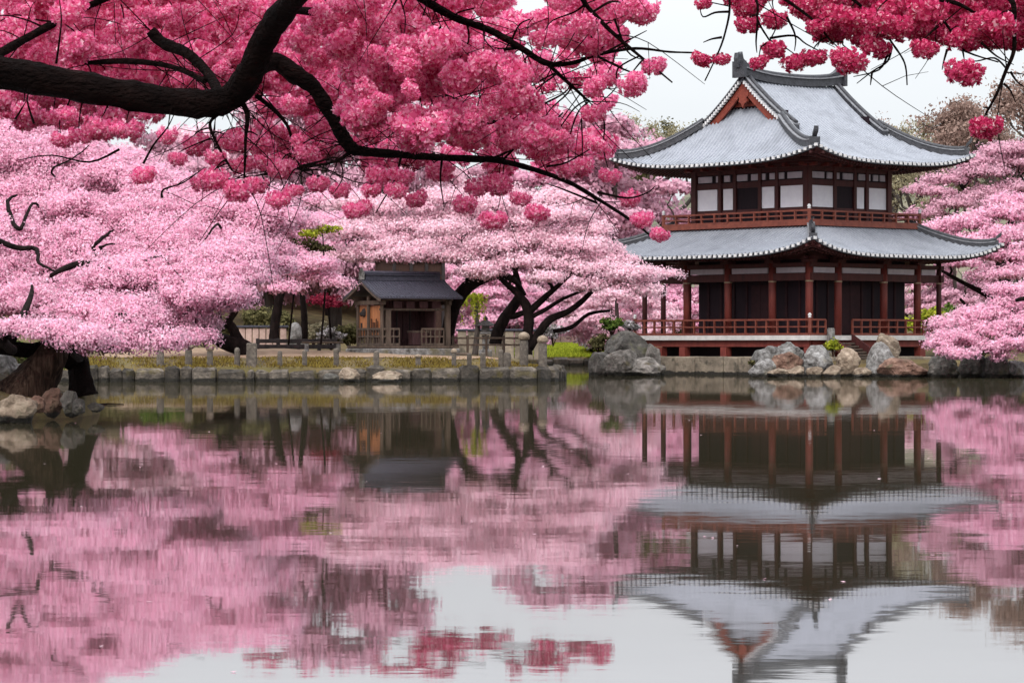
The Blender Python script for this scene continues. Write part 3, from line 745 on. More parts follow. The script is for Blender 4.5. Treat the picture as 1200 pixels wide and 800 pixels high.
# upper storey
UX, UY = 3.75, 4.8
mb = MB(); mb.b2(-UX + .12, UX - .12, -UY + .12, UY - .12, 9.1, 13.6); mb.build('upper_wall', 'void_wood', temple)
def face_pt(face, s, o=0.0):
    """s in 0..1 from the near corner along a face"""
    if face == 'L': return (-UX - o, -UY + s * 2 * UY)
    if face == 'R': return (-UX + s * 2 * UX, -UY - o)
    if face == 'B': return (UX + o, -UY + s * 2 * UY)
    return (-UX + s * 2 * UX, UY + o)
def panel(face, s0, s1, z0, z1, o0, o1, name, mat):
    a = face_pt(face, s0, o0); b = face_pt(face, s1, o1)
    mb = MB(); mb.b2(min(a[0], b[0]), max(a[0], b[0]), min(a[1], b[1]), max(a[1], b[1]), z0, z1); return mb.build(name, mat, temple)
for face, white, dark, posts in (
        ('L', ((.04, .235), (.29, .405), (.63, .735), (.79, .965)), ((.412, .623),), (.0, .262, .408, .627, .76, 1.0)),
        ('R', ((.05, .315), (.575, .69), (.75, .965)), ((.33, .565),), (.0, .325, .57, .72, 1.0)),
        ('B', ((.05, .4), (.6, .95)), ((.42, .58),), (0, .41, .59, 1.0)), ('K', ((.05, .4), (.6, .95)), ((.42, .58),), (0, .41, .59, 1.0))):
    for s0, s1 in white: panel(face, s0, s1, 10.12, 11.42, -.16, -.05, 'white_panel', 'plaster')
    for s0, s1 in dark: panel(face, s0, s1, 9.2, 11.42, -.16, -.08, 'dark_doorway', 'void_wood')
    for s in posts:
        p = face_pt(face, min(max(s, .012), .988), -.06); w = .18 if s in (0, 1.0, .0) else .12
        mb = MB(); mb.b2(p[0] - w, p[0] + w, p[1] - w, p[1] + w, 9.18, 12.6); mb.build('post', 'dark_red_wood', temple)
    panel(face, .02, .98, 11.42, 11.78, -.14, .0, 'wall_beam', 'dark_red_wood')
    panel(face, .02, .98, 9.86, 10.10, -.14, -.01, 'sill_beam', 'dark_red_wood')
    panel(face, .02, .98, 12.30, 12.52, -.14, .02, 'wall_plate', 'dark_red_wood')
    n = 6 if face in 'LK' else 5
    for i in range(n):
        a0 = .035 + i * .94 / n; w = .94 / n
        for q in ((.12, .9),) if i % 3 != 1 else ((.1, .42), (.55, .88)):
            panel(face, a0 + w * q[0], a0 + w * q[1], 11.86, 12.24, -.16, -.04, 'frieze_panel', 'plaster_shaded')
# stepped bracket courses under the eave
mb = MB()
for k, (o, z) in enumerate(((.18, 12.53), (.42, 12.70), (.70, 12.86))):
    mb.b2(-UX - o, UX + o, -UY - o, UY + o, z, z + .168)
mb.build('bracket_course', 'dark_red_wood', temple)
mb = MB()
for i in range(8):
    y = -UY + i * 2 * UY / 7; x = -UX + i * 2 * UX / 7
    for s in (-1, 1):
        mb = MB(); mb.box((s * (UX + .35), y, 12.66), (.7, .2, .2)); mb.build('bracket_arm', 'red_wood', temple)
        mb = MB(); mb.box((x, s * (UY + .35), 12.662), (.2, .7, .2)); mb.build('bracket_arm', 'red_wood', temple)

# upper roof: hip and gable
UEx, UEy, UG, UB = 7.2, 8.65, 4.4, 3.3
UZ, ULIFT = 12.72, .80
def yh(x): return UB + (abs(x) - UG) / (UEx - UG) * (UEy - UB)
def prof(d): return .261 * d + .0407 * d * d
def lift(x, y): return ULIFT * ((abs(x) / UEx) * (abs(y) / UEy)) ** 3.2
def zmain(x, y): return UZ + prof(UEy - abs(y)) + lift(x, y)
def zend(x, y): return UZ + prof(UEy - yh(x)) + lift(x, y)
mb = MB()
GW = 3.72
for s in (-1, 1):
    V, fs = roof_side(us_for(UEx), lambda u: UEy if u <= UG else UEy - yh(u), zmain, 'x', s, 18, eave=UEy); mb.add(V, fs)
    def inn(u): return UEx - GW if u <= UB - (UG - GW) * (UEy - UB) / (UEx - UG) else UEx - (UG + (u - UB) / (UEy - UB) * (UEx - UG))
    V, fs = roof_side(us_for(UEy), inn, zend, 'y', s, 14, eave=UEx); mb.add(V, fs)
uroof = mb.build('upper_roof', 'roof_tile', temple)
mb = MB()
for s in (-1, 1):
    V, fs = roof_side(np.linspace(-UEx + .05, UEx - .05, 41), lambda u: 3.9 * min(1, (UEx - u) / 2.9), zmain, 'x', s, 6, False, .22, UEy - .05); mb.add(V, fs)
    V, fs = roof_side(np.linspace(-UEy + .05, UEy - .05, 41), lambda u: 2.6 * min(1, (UEy - u) / 5.3), zend, 'y', s, 6, False, .221, UEx - .05); mb.add(V, fs)
    # underside of the gable overhang
    V, fs = roof_side(np.linspace(-UG, UG, 3), lambda u: UB + .3, lambda x, y: zmain(x, y), 'x', s, 8, False, .16, UB + .3); mb.add(V, fs)
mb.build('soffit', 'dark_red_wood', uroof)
eave_trim(uroof, UEx, UEy, lambda x, y: min(zmain(x, y), zend(x, y)), 2.3)
for s in (-1, 1):
    # gable wall, barge boards, pendant
    n = 12; ysg = np.linspace(-UB + .1, UB - .1, 2 * n + 1)
    V = [(s * GW, y, zmain(GW, y) - .1) for y in ysg] + [(s * GW, y, zend(GW, 0) - .25) for y in ysg]
    m = len(ysg); mb = MB(); mb.add(V, [(i, i + 1, m + i + 1, m + i) for i in range(m - 1)]); mb.build('gable_wall', 'void_wood', uroof)
    for sy in (-1, 1):
        pts = [Vector((s * (UG - .16), sy * t, zmain(UG, t) - .72)) for t in np.linspace(.0, UB + .35, 14)]
        mb = MB(); mb.sweep(pts, .14, .56, Vector((1, 0, 0))); mb.build('barge_board', 'barge_red', uroof)
        # verge tiles
        mb = MB()
        for t in np.linspace(.25, UB + .8, 22):
            mb.box((s * (UG + .02), sy * t, zmain(UG, t) + .02), (.22, .12, .2))
        mb.build('verge_tiles', 'tile_end', uroof)
    z0 = zmain(UG, 0)
    pr = [(0, -.55), (.42, -.75), (.5, -1.0), (.28, -1.12), (.36, -1.35), (.12, -1.5), (0, -1.75), (-.12, -1.5), (-.36, -1.35), (-.28, -1.12), (-.5, -1.0), (-.42, -.75)]
    mb = MB(); V = [(s * (UG - .05), a, z0 + b) for a, b in pr] + [(s * (UG - .23), a, z0 + b) for a, b in pr]
    k = len(pr); mb.add(V, [tuple(range(k)), tuple(range(2 * k - 1, k - 1, -1))] + [(i, (i + 1) % k, k + (i + 1) % k, k + i) for i in range(k)])
    mb.build('gable_pendant', 'barge_red', uroof)
    mb = MB(); zc = zend(GW, 0)
    mb.b2(s * GW - .16, s * GW + .16, -1.5, 1.5, zc + .15, zc + .4); mb.b2(s * GW - .12, s * GW + .12, -.16, .16, zc + .41, zc + 1.1); mb.build('gable_beam', 'barge_red', uroof)
    for sy in (-1, 1):
        x0 = s * (UG - .32)
        pts = [Vector((x0, sy * t, zmain(x0, t) + .05)) for t in np.linspace(.3, UB + .9, 14)]
        ridge_bar(uroof, pts, Vector((1, 0, 0)), .5, .34, False, 'descending_ridge')
        pts = []
        for t in np.linspace(1.0, .08, 14):
            x, y = s * (UEx - (UEx - UG) * t), sy * (UEy - (UEy - UB) * t)
            pts.append(Vector((x, y, zmain(x, y) + .03)))
        d = pts[-1] - pts[0]; d.z = 0; d.normalize()
        ridge_bar(uroof, pts, Vector((-d.y, d.x, 0)), .46, .36, True, 'hip_ridge', .3)
# main ridge with upswept ends
pts = [Vector((x, 0, zmain(0, 0) + .02 + .35 * (abs(x) / UG) ** 2.5)) for x in np.linspace(-UG - .15, UG + .15, 17)]
mb = MB(); mb.sweep(pts, .62, .46, Vector((0, 1, 0)), .15); mr_ = mb.build('main_ridge', 'ridge_tile', uroof)
mb = MB(); mb.sweep([p + Vector((0, 0, .315)) for p in pts], .8, .08, Vector((0, 1, 0))); mb.build('ridge_course', 'ridge_light', mr_)
mb = MB(); mb.tube([p + Vector((0, 0, .46)) for p in pts], [.16] * len(pts), 10); mb.build('ridge_roll', 'ridge_tile', mr_, True)
for s in (-1, 1):
    p = pts[0] if s < 0 else pts[-1]
    mb = MB()
    mb.sweep([p + Vector((s * -.02, 0, -.3)), p + Vector((s * .2, 0, -.3))], 1.0, 1.0, Vector((0, 1, 0)))
    pf = [(-.95, .38), (-.45, .62), (-.12, .86), (.0, 1.28), (.18, 1.1), (.34, 1.2), (.42, .85), (.34, .3)]
    V = [p + Vector((s * a_, sy * .17, b_)) for sy in (-1, 1) for a_, b_ in pf]; k = len(pf)
    mb.add(V, [tuple(range(k)), tuple(range(2 * k - 1, k - 1, -1))] + [(i, (i + 1) % k, k + (i + 1) % k, k + i) for i in range(k)])
    mb.build('ridge_end_tile', 'ridge_tile', mr_)

# ------------------------------------------------------------------ pavilion on the island
HC = at(472, 418, 154); HC.z = 1.35
hut = thing('pavilion', 'small open timber pavilion with a dark tiled gable roof on the island', 'pavilion', HC, R(30))
mb = MB(); mb.chbox((0, 0, .02), (5.0, 3.9, .5), 0, .05); mb.build('plinth', 'rock_grey', hut)
mb = MB(); mb.b2(-2.45, 2.45, -1.85, 1.85, .30, .42)
for k in range(-2, 3): mb.b2(k * 1.1 - .1, k * 1.1 + .1, -1.7, 1.7, .2, .298)
mb.build('floor', 'old_wood', hut)
for x in (-2.0, 2.0):
    for y in (-1.4, 0.15 if x < 0 else 1.4, 1.4):
        mb = MB(); w = .26 if x > 0 else .15
        mb.chbox((x, y, 1.75), (w, w, 2.66), 0, .02); mb.build('post', 'old_wood', hut)
mb = MB(); mb.chbox((-1.62, -1.36, 1.4), (.30, .26, 1.95), 0, .03); mb.build('post', 'old_wood', hut)
mb = MB()
for y in (-1.4, 1.4): mb.b2(-2.3, 2.3, y - .09, y + .09, 2.85, 3.08)
for x in (-2.0, 2.0): mb.b2(x - .085, x + .085, -1.7, 1.7, 2.62, 2.845)
mb.b2(-2.1, 2.1, -1.36, -1.28, 2.3, 2.42)
mb.build('beam', 'old_wood', hut)
mb = MB(); mb.b2(-1.45, 1.8, .55, .65, .42, 2.84); mb.b2(1.3, 1.38, -1.2, .54, .42, 2.84); mb.build('rear_wall', 'maroon_wood', hut)
for k in range(8):
    mb = MB(); x = -1.3 + k * .4; mb.b2(x - .03, x + .03, .47, .546, .42, 2.8); mb.build('wall_slat', 'dark_wood' if k % 2 else 'maroon_wood', hut)
for k in range(4):
    mb = MB(); x = -1.25 + k * .78; mb.b2(x, x + .5, -1.36, -1.28, 2.44, 2.8); mb.build('lattice_panel', 'maroon_wood', hut)
# carved boards facing the open gable end, warm light put into their amber colour
mb = MB(); mb.b2(-1.95, -1.87, -1.22, .05, 1.0, 2.58); bd = mb.build('carved_board', 'warm_lit_wood', hut)
mb = MB()
for k in range(5): mb.b2(-2.0, -1.952, -.9 + k * .18, -.86 + k * .18, 1.12, 1.75 + .12 * math.sin(k * 1.9))
mb.build('carving', 'brown_boards', bd)
mb = MB(); mb.b2(-1.95, -1.87, .25, 1.32, .95, 2.6); bd = mb.build('carved_board', 'warm_lit_wood', hut)
mb = MB()
mb.lathe((-1.95, .75, 1.95), [(.02, 0), (.17, .1), (.2, .28), (.12, .42), (.01, .5)], 8); mb.lathe((-1.95, 1.1, 2.0), [(.02, 0), (.1, .08), (.1, .2), (.01, .28)], 8); mb.b2(-1.99, -1.952, .98, 1.12, 1.3, 1.65)
mb.build('carving', 'dark_wood', bd)
for a, b in (((-2.0, -1.4, 0), (-2.0, .15, 0)), ((-2.0, .15, 0), (-2.0, 1.4, 0)), ((-2.0, -1.4, 0), (-1.0, -1.5, 0)), ((.35, -1.5, 0), (1.7, -1.5, 0))):
    mb = MB(); railing(mb, a, b, .42, .95, .3, post=.05); mb.build('railing', 'old_wood', hut)
def gable_roof(mb, ex, ey, z0, z1, th, xo=0):
    for s in (-1, 1):
        n = 8; top = []; bot = []
        for i in range(n + 1):
            t = i / n; y = s * ey * (1 - t); z = z0 + (z1 - z0) * (.72 * t + .28 * t * t)
            top.append((y, z)); bot.append((y, z - th))
        for i in range(n):
            (ya, za), (yb, zb) = top[i], top[i + 1]
            mb.add([(-ex + xo, ya, za), (ex + xo, ya, za), (ex + xo, yb, zb), (-ex + xo, yb, zb), (-ex + xo, ya, za - th), (ex + xo, ya, za - th), (ex + xo, yb, zb - th), (-ex + xo, yb, zb - th)],
                   [(0, 1, 2, 3), (7, 6, 5, 4), (0, 3, 7, 4), (1, 5, 6, 2)] + ([(0, 4, 5, 1)] if i == 0 else []))
mb = MB(); gable_roof(mb, 2.55, 2.15, 3.02, 4.0, .09)
for k in range(30):
    x = -2.5 + k * 5.0 / 29
    for s in (-1, 1):
        pts = [Vector((x, s * 2.15 * (1 - t), 3.02 + .98 * (.72 * t + .28 * t * t) + .005)) for t in np.linspace(0, 1, 6)]; mb.tube(pts, [.035] * 6, 5)
rf = mb.build('roof', 'slate_roof', hut)
mb = MB(); mb.b2(-2.35, 2.2, -.2, .2, 3.93, 4.22); mb.b2(-2.42, 2.27, -.28, .28, 4.221, 4.28); mb.tube([(-2.4, 0, 4.34), (2.25, 0, 4.34)], [.11, .11], 8); mb.build('ridge', 'slate_roof', rf)
mb = MB(); mb.box((-2.5, 0, 4.18), (.14, .42, .42)); mb.box((-2.5, 0, 4.48), (.1, .22, .2)); mb.build('ridge_end_tile', 'rock_grey', rf)
mb = MB()
for s in (-1, 1):
    pts = [Vector((-2.5, s * 2.15 * (1 - t), 2.78 + .98 * (.72 * t + .28 * t * t))) for t in np.linspace(0, 1, 8)]; mb.sweep(pts, .08, .16, Vector((1, 0, 0)))
mb.build('barge_board', 'old_wood', rf)

# offering box inside the pavilion
p = hut.matrix_world if False else Matrix.Translation(HC) @ Matrix.Rotation(R(30), 4, 'Z')
q = p @ Vector((.55, -.75, .42))
ob = thing('offering_box', 'squat wooden offering box standing inside the timber pavilion', 'box', q, R(30))
mb = MB(); mb.chbox((0, 0, .38), (1.0, .55, .72), 0, .03); mb.build('body', 'maroon_wood', ob)
mb = MB()
for k in range(7): mb.b2(-.45 + k * .14, -.40 + k * .14, -.27, .27, .745, .80)
mb.b2(-.52, .52, -.30, -.272, .70, .82); mb.b2(-.52, .52, .272, .30, .70, .82); mb.build('slatted_lid', 'old_wood', ob)

# brown hall behind the pavilion
BC = at(480, 400, 178); BC.z = hz(BC.x, 178)
hall2 = thing('timber_hall', 'brown boarded timber hall rising behind the small pavilion', 'hall', BC, R(20))
mb = MB(); mb.b2(-1.7, 1.7, -1.8, 1.8, -.3, 5.95); w2 = mb.build('wall', 'brown_boards', hall2)
for x in (-1.6, -.5, .5, 1.6):
    mb = MB(); mb.b2(x - .1, x + .1, -1.9, -1.804, -.3, 5.9); mb.build('post', 'dark_wood', hall2)
mb = MB(); gable_roof(mb, 2.0, 2.0, 5.8, 6.15, .12); mb.build('roof', 'slate_roof', hall2)

# ------------------------------------------------------------------ stone edging walls
def stone_wall(name, label, line, ztop, depth=.5, wmin=.55, wmax=1.25, mat='wall_stone', tall=1.5):
    mb = MB()
    P = [Vector((a, b, 0)) for a, b in line]
    for i in range(len(P) - 1):
        d = P[i + 1] - P[i]; L = d.length; dn = d.normalized(); rz = math.atan2(d.y, d.x); s = 0
        while s < L:
            w = min(random.uniform(wmin, wmax), L - s)
            if w < .2: break
            c = P[i] + dn * (s + w / 2); o = random.uniform(-.07, .07); h = tall + random.uniform(-.24, .07)
            mb.chbox((c.x - dn.y * o, c.y + dn.x * o, ztop - tall + h / 2), (w - .03, depth + random.uniform(-.06, .14), h), rz + random.uniform(-.09, .09), .12, .06)
            s += w
    o = mb.build(name, mat); return tag(o, label, 'wall')
stone_wall('stone_wall', 'low dark stone edging wall along the front of the island', [(-26, 138.6), (-21.5, 140.6), (-12, 140.6), (-4, 141), (1.2, 141.4), (2.2, 143), (2.5, 150)], .78, .5, .4, 1.5)
stone_wall('stone_wall', 'stone edging at the water by the bright lawn', [(1.4, 235.8), (7.6, 237.8)], .72, .6, .8, 1.8)
stone_wall('stone_wall', 'dark stone edging of the bank right of the temple stair', [(19.5, 164.4), (24, 163.4), (30, 162.4), (38, 159.5)], .55, .6, .9, 1.9)

# ------------------------------------------------------------------ stone posts along the island edge
ORD = ['first', 'second', 'third', 'fourth', 'fifth', 'sixth', 'seventh', 'eighth', 'ninth', 'tenth', 'eleventh', 'twelfth', 'thirteenth', 'fourteenth', 'fifteenth', 'sixteenth']
posts = [(188, 410, 9, 'r'), (221, 403, 9, 'c'), (246, 405, 8, 'c'), (278, 407, 7, 'r'), (295, 402, 12, 's'), (328, 411, 6, 'r'), (357, 410, 6, 'r'), (394, 408, 6, 's'), (441, 411, 7, 'r'),
         (490, 415, 7, 'c'), (532, 408, 6, 'c'), (550, 414, 5, 's'), (566, 413, 6, 's'), (587, 410, 6, 's'), (594, 413, 10, 'r'), (614, 389, 11, 'c'), (636, 393, 11, 'c')]
desc = {'r': 'plain rounded', 'c': 'round capped', 's': 'square cut'}
edge = {0: 'nearest the left blossoms', }
for i, (px, ytop, w, kind) in enumerate(posts):
    D = 142.0 if px < 600 else 142.8
    X = (px - 600) / F * D; zb = hz(X, D) - .15; zt = CAMZ + (400 - ytop) / F * D; r = w / F * D / 2
    h = max(zt - zb, .5)
    extra = 'tall' if i > 14 else ('broad' if w > 9 else 'slim' if w < 7 else 'short')
    lab = f"{extra} {desc[kind]} grey stone post, {ORD[i] if i < 16 else 'last'} of the row along the island edge"
    if i == 0: lab = 'rounded grey stone post at the left start of the island edge row'
    if i == 15: lab = 'tall capped stone post, left one of the pair at the island corner'
    if i == 16: lab = 'tall capped stone post, right one of the pair at the island corner'
    t = thing('stone_post', lab, 'post', (X, D, zb), random.uniform(-.2, .2), 'stone posts along the island edge')
    mb = MB()
    if kind == 's': mb.chbox((0, 0, h / 2), (r * 2, r * 2, h), 0, .04, .012)
    elif kind == 'r': mb.lathe((0, 0, 0), [(r * 1.08, 0), (r, .15), (r * .96, h * .85), (r * .8, h * .95), (r * .3, h)], 10)
    else: mb.lathe((0, 0, 0), [(r * 1.05, 0), (r * .95, .15), (r * .9, h * .74), (r * .78, h * .78)], 10)
    mb.build('shaft', 'post_stone', t, kind != 's')
    if kind == 'c':
        mb = MB(); mb.lathe((0, 0, h * .785), [(r * .8, 0), (r * 1.2, h * .03), (r * 1.25, h * .11), (r * .9, h * .18), (r * .2, h * .22)], 10); mb.build('cap', 'rock_tan', t, True)

# ------------------------------------------------------------------ boulders
import bmesh
def boulder(px, pybot, w, h, D, mat, label, seed, depth=None, name='boulder', rough=.22, flat=.5, group=None):
    k = D / F; rx, rzz = w * k / 2, h * k
    ry = depth or rx * .9
    c = at(px, pybot, D)
    bm = bmesh.new(); bmesh.ops.create_icosphere(bm, subdivisions=4, radius=1.0)
    rnd = random.Random(seed); off = Vector((rnd.uniform(-50, 50), rnd.uniform(-50, 50), rnd.uniform(-50, 50)))
    planes = []
    for _ in range(9):
        n = Vector((rnd.gauss(0, 1), rnd.gauss(0, 1), rnd.gauss(.2, .8))).normalized(); planes.append((n, rnd.uniform(.62, .92)))
    for v in bm.verts:
        p = v.co.copy()
        for n, dd in planes:
            e = p.dot(n) - dd
            if e > 0: p -= n * e * .85
        p *= 1 + rough * mnoise.fractal(p * 1.3 + off, .9, 2.1, 5) + .03 * mnoise.noise(p * 7 + off)
        v.co = p
    zmin = min(v.co.z for v in bm.verts); zmax = max(v.co.z for v in bm.verts)
    xm = max(abs(v.co.x) for v in bm.verts)
    for v in bm.verts:
        t = (v.co.z - zmin) / (zmax - zmin)
        v.co = Vector((v.co.x / xm * rx, v.co.y * ry, (t * 1.5 - .5) * rzz))
    me = bpy.data.meshes.new(name); bm.to_mesh(me); bm.free(); me.materials.append(MATS[mat])
    me.polygons.foreach_set('use_smooth', [False] * len(me.polygons))
    o = link(bpy.data.objects.new(name, me)); o.location = c
    return tag(o, label, 'rock', group)
B = [
 # left bank below the big cherry
 (20, 490, 54, 29, 70, 'rock_tan', 'broad pale tan boulder lying at the water on the left bank', 1),
 (61, 478, 30, 24, 73, 'rock_red', 'brown block of rock between the tan boulder and the dark cherry roots', 2),
 (82, 479, 24, 22, 72.5, 'rock_dark', 'squat brown rock at the water under the big left cherry trunk', 3),
 (44, 477, 20, 14, 71.5, 'rock_red', 'small rounded brown rock touching the right end of the tan boulder', 4),
 (8, 446, 44, 32, 84, 'rock_grey', 'pale grey rock behind the brown ribbed cherry trunk', 5),
 (98, 450, 14, 18, 79, 'rock_tan', 'upright pale stone right beside the black left cherry trunk', 6),
 (24, 452, 40, 26, 88, 'rock_grey', 'grey boulder half hidden behind the brown ribbed cherry trunk', 51),
 (112, 479, 22, 8, 74, 'rock_dark', 'low flat dark rock in the water right of the black cherry roots', 52),
 (93, 480, 16, 14, 71.5, 'rock_dark', 'small dark rock under the black cherry roots', 53),
 # island edge
 (408, 447, 32, 17, 140.2, 'rock_tan', 'angular pale cream boulder standing in the water at the island edge', 7),
 (452, 447, 40, 13, 140.2, 'rock_tan', 'low wide cream boulder against the island wall below the pavilion', 8),
 (390, 447, 24, 10, 140.2, 'rock_dark', 'dark low rock just left of the angular cream boulder', 9),
 # left foot of the temple
 (708, 440, 44, 28, 168, 'rock_dark', 'dark rounded boulder at the mouth of the inlet', 10),
 (727, 440, 44, 31, 166, 'rock_mid', 'pointed grey boulder in the water left of the temple platform', 11),
 (752, 440, 62, 22, 166.5, 'rock_mid', 'long grey slab boulder along the foot of the temple platform', 12),
 (765, 430, 22, 28, 169, 'rock_mid', 'upright grey block at the left corner of the temple platform', 17),
 (735, 417, 56, 30, 172, 'rock_dark', 'large dark brown rock below the green clipped bush', 13),
 # rock group before the stair
 (893, 440, 36, 20, 160.5, 'rock_grey', 'pale grey slanting rock at the left end of the rock group', 20),
 (897, 427, 36, 22, 162, 'rock_grey', 'rough grey rock leaning behind the left end of the rock group', 21),
 (925, 424, 36, 24, 163, 'rock_grey', 'rounded light grey boulder at the back of the rock group', 22),
 (919, 434, 46, 22, 161.5, 'rock_red', 'reddish brown sloping rock in the middle of the rock group', 23),
 (959, 430, 40, 26, 161.8, 'rock_grey', 'white veined grey boulder left of the yellow green tuft', 24),
 (913, 441, 30, 10, 160, 'rock_tan', 'flat cream rock at the water below the reddish sloping rock', 25),
 (934, 441, 24, 13, 159.8, 'rock_tan', 'small warm tan rock at the water below the white boulder', 26),
 (955, 441, 22, 12, 159.8, 'rock_tan', 'tan cube shaped rock at the water left of the rounded pinkish rock', 27),
 (976, 441, 26, 14, 159.8, 'rock_tan', 'rounded pinkish tan rock in the middle of the waterline', 28),
 (993, 431, 32, 24, 161, 'rock_tan', 'pinkish boulder below the yellow green tuft before the stair', 29),
 (1010, 441, 24, 11, 159.8, 'rock_tan', 'low tan rock at the water before the tall mossy boulder', 30),
 (1032, 438, 38, 38, 160.6, 'rock_grey', 'tall mossy grey boulder right of the temple stair', 31),
 (1040, 416, 32, 26, 163.8, 'rock_tan', 'mossy square boulder standing behind the tall mossy boulder', 32),
 (1056, 441, 64, 22, 159.8, 'rock_red', 'long flat reddish rock at the right end of the rock group', 33),
 # right bank
 (1103, 441, 44, 26, 159.5, 'rock_dark', 'long dark boulder under the drooping right cherry branch', 40),
 (1140, 440, 36, 30, 159, 'rock_dark', 'tall dark boulder in the middle of the right bank', 41),
 (1168, 440, 30, 26, 158.5, 'rock_dark', 'dark rounded boulder second from the right edge on the bank', 42),
 (1190, 438, 26, 16, 158.5, 'rock_grey', 'small grey stone at the far right end of the bank', 43),
]
for i, (px, pb, w, h, D, mat, lab, sd) in enumerate(B): boulder(px, pb, w, h, D, mat, lab, sd)

# ------------------------------------------------------------------ rails, walls, lantern, monument on the island
def ground_at(px, D): return hz((px - 600) / F * D, D)
def rail_fence(label, px0, px1, D, ytops, postpx, mat, pw=.13, rw=.1):
    c = at((px0 + px1) / 2, 400, D); c.z = ground_at((px0 + px1) / 2, D)
    t = thing('rail_fence', label, 'fence', c)
    k = D / F
    for y in ytops:
        mb = MB(); z = CAMZ + (400 - y) * k - c.z
        mb.chbox((0, 0, z), ((px1 - px0) * k, rw, rw), 0, .02); mb.build('rail', mat, t)
    ztop = CAMZ + (400 - ytops[0] + 2) * k - c.z
    for p in postpx:
        mb = MB(); mb.chbox(((p - (px0 + px1) / 2) * k, 0, ztop / 2 - .1), (pw, pw, ztop + .3), 0, .02); mb.build('post', mat, t)
    return t
rail_fence('weathered wooden rail fence between the pavilion and the forked cherry', 529, 612, 154.5, [396, 404], [531, 548, 570, 590, 611], 'old_wood')
rail_fence('dark wooden rail fence left of the pavilion', 300, 394, 156, [399.5, 406], [302, 326, 350, 374, 393], 'dark_wood', .2, .22)
t = thing('bench', 'long pale wooden bench with stone legs left of the pavilion', 'bench', Vector(((378 - 600) / F * 152.4, 152.4, ground_at(378, 152.4))))
mb = MB(); mb.chbox((0, 0, .52), (2.2, .42, .10), 0, .02); mb.build('seat', 'old_wood', t)
for x in (-.85, .85):
    mb = MB(); mb.chbox((x, 0, .22), (.22, .36, .5), 0, .03); mb.build('leg', 'rock_grey', t)
t = thing('plank_barrier', 'low pale plank on two short legs beside the pavilion front', 'barrier', Vector(((541 - 600) / F * 143.6, 143.6, ground_at(541, 143.6))))
mb = MB(); mb.chbox((0, 0, .42), (.95, .14, .12), 0, .02); mb.build('plank', 'old_wood', t)
for x in (-.36, .36):
    mb = MB(); mb.chbox((x, 0, .16), (.12, .12, .42), 0, .02); mb.build('leg', 'old_wood', t)
# grey standing monument
t = thing('stone_monument', 'pale grey standing stone with rounded top behind the dark rail fence', 'monument', Vector(((346 - 600) / F * 162, 162, ground_at(346, 162))))
mb = MB(); mb.lathe((0, 0, .3), [(.36, 0), (.38, .5), (.34, .95), (.2, 1.18), (.04, 1.25)], 10); mb.build('shaft', 'rock_grey', t, True)
mb = MB(); mb.chbox((0, 0, .15), (1.0, .8, .4), 0, .05); mb.build('base', 'rock_dark', t)
# stone lantern
t = thing('stone_lantern', 'dark topped stone lantern behind the rail fence right of the pavilion', 'lantern', Vector(((569 - 600) / F * 172, 172, ground_at(569, 172))))
mb = MB(); mb.chbox((0, 0, .2), (.8, .8, .45), 0, .06); mb.build('base', 'rock_grey', t)
mb = MB(); mb.lathe((0, 0, .4), [(.24, 0), (.2, .1), (.2, .8), (.26, .9)], 10); mb.build('shaft', 'rock_grey', t)
mb = MB(); mb.chbox((0, 0, 1.42), (.7, .7, .14), 0, .03); mb.chbox((0, 0, 1.68), (.46, .46, .36), 0, .03); mb.build('firebox', 'rock_grey', t)
mb = MB(); mb.lathe((0, 0, 1.86), [(.62, 0), (.55, .08), (.25, .28), (.12, .36), (.16, .46), (.02, .62)], 8); mb.build('cap', 'dark_wood', t)
# low pinkish walls far behind
def plaster_wall(label, px0, px1, D, ytop, mat, n):
    k = D / F; c = at((px0 + px1) / 2, 400, D); c.z = ground_at((px0 + px1) / 2, D) - .2
    h = CAMZ + (400 - ytop) * k - c.z
    t = thing('garden_wall', label, 'wall', c)
    L = (px1 - px0) * k
    mb = MB()
    for i in range(n): mb.chbox((-L / 2 + (i + .5) * L / n, 0, h / 2), (L / n - .05, .4, h), 0, .03, .01)
    mb.build('masonry', mat, t)
    mb = MB(); mb.chbox((0, 0, h + .08), (L + .2, .62, .15), 0, .03); mb.build('coping', 'slate_roof', t)
plaster_wall('low pinkish block wall behind the dark twisted cherry', 272, 336, 186, 384, 'pink_plaster', 8)
plaster_wall('long low pink plastered wall beyond the lawn', 632, 706, 268, 391, 'pink_plaster', 6)
plaster_wall('grey plastered wall behind the rail fence and stone lantern', 536, 636, 196, 388, 'platform_stone', 9)

# ------------------------------------------------------------------ shrubs
def shrub(label, px, pyb, w, h, D, leaf, n=9, size=.14, group=None, name='shrub', cover=1.8):
    k = D / F; c = at(px, pyb, D); g = ground_at(px, D)
    if g > .2: c.z = min(c.z, g + .1)
    t = thing(name, label, 'shrub', c, 0, group)
    W, Hh = w * k / 2, h * k
    pads = []
    for _ in range(n):
        a = random.uniform(0, 6.28); r = random.random() ** .6
        z = random.uniform(.3, .85) * Hh
        pads.append((W * .7 * r * math.cos(a), W * .7 * r * math.sin(a), z, W * .45, W * .45, Hh * .26))
    mb = MB()
    for p in pads[:5]: mb.tube([(0, 0, -.1), (p[0] * .4, p[1] * .4, p[2] * .5), (p[0], p[1], p[2])], [.05, .035, .015], 6)
    mb.build('stem', 'bark_brown', t)
    V, S = pad_tufts(pads, size, cover, min(.3, W * .25))
    quads_obj('foliage', V, leaf, t, S)
    return t
shrub('bright green clipped bush above the large dark brown rock', 717, 393, 26, 19, 173, 'leaf_green', 10)
shrub('pale flowering bush beside the green clipped bush', 738, 392, 30, 16, 175, 'petal_white', 8, .1)
shrub('yellow olive bush left of the large dark brown rock', 702, 415, 28, 22, 176, 'leaf_olive', 9)
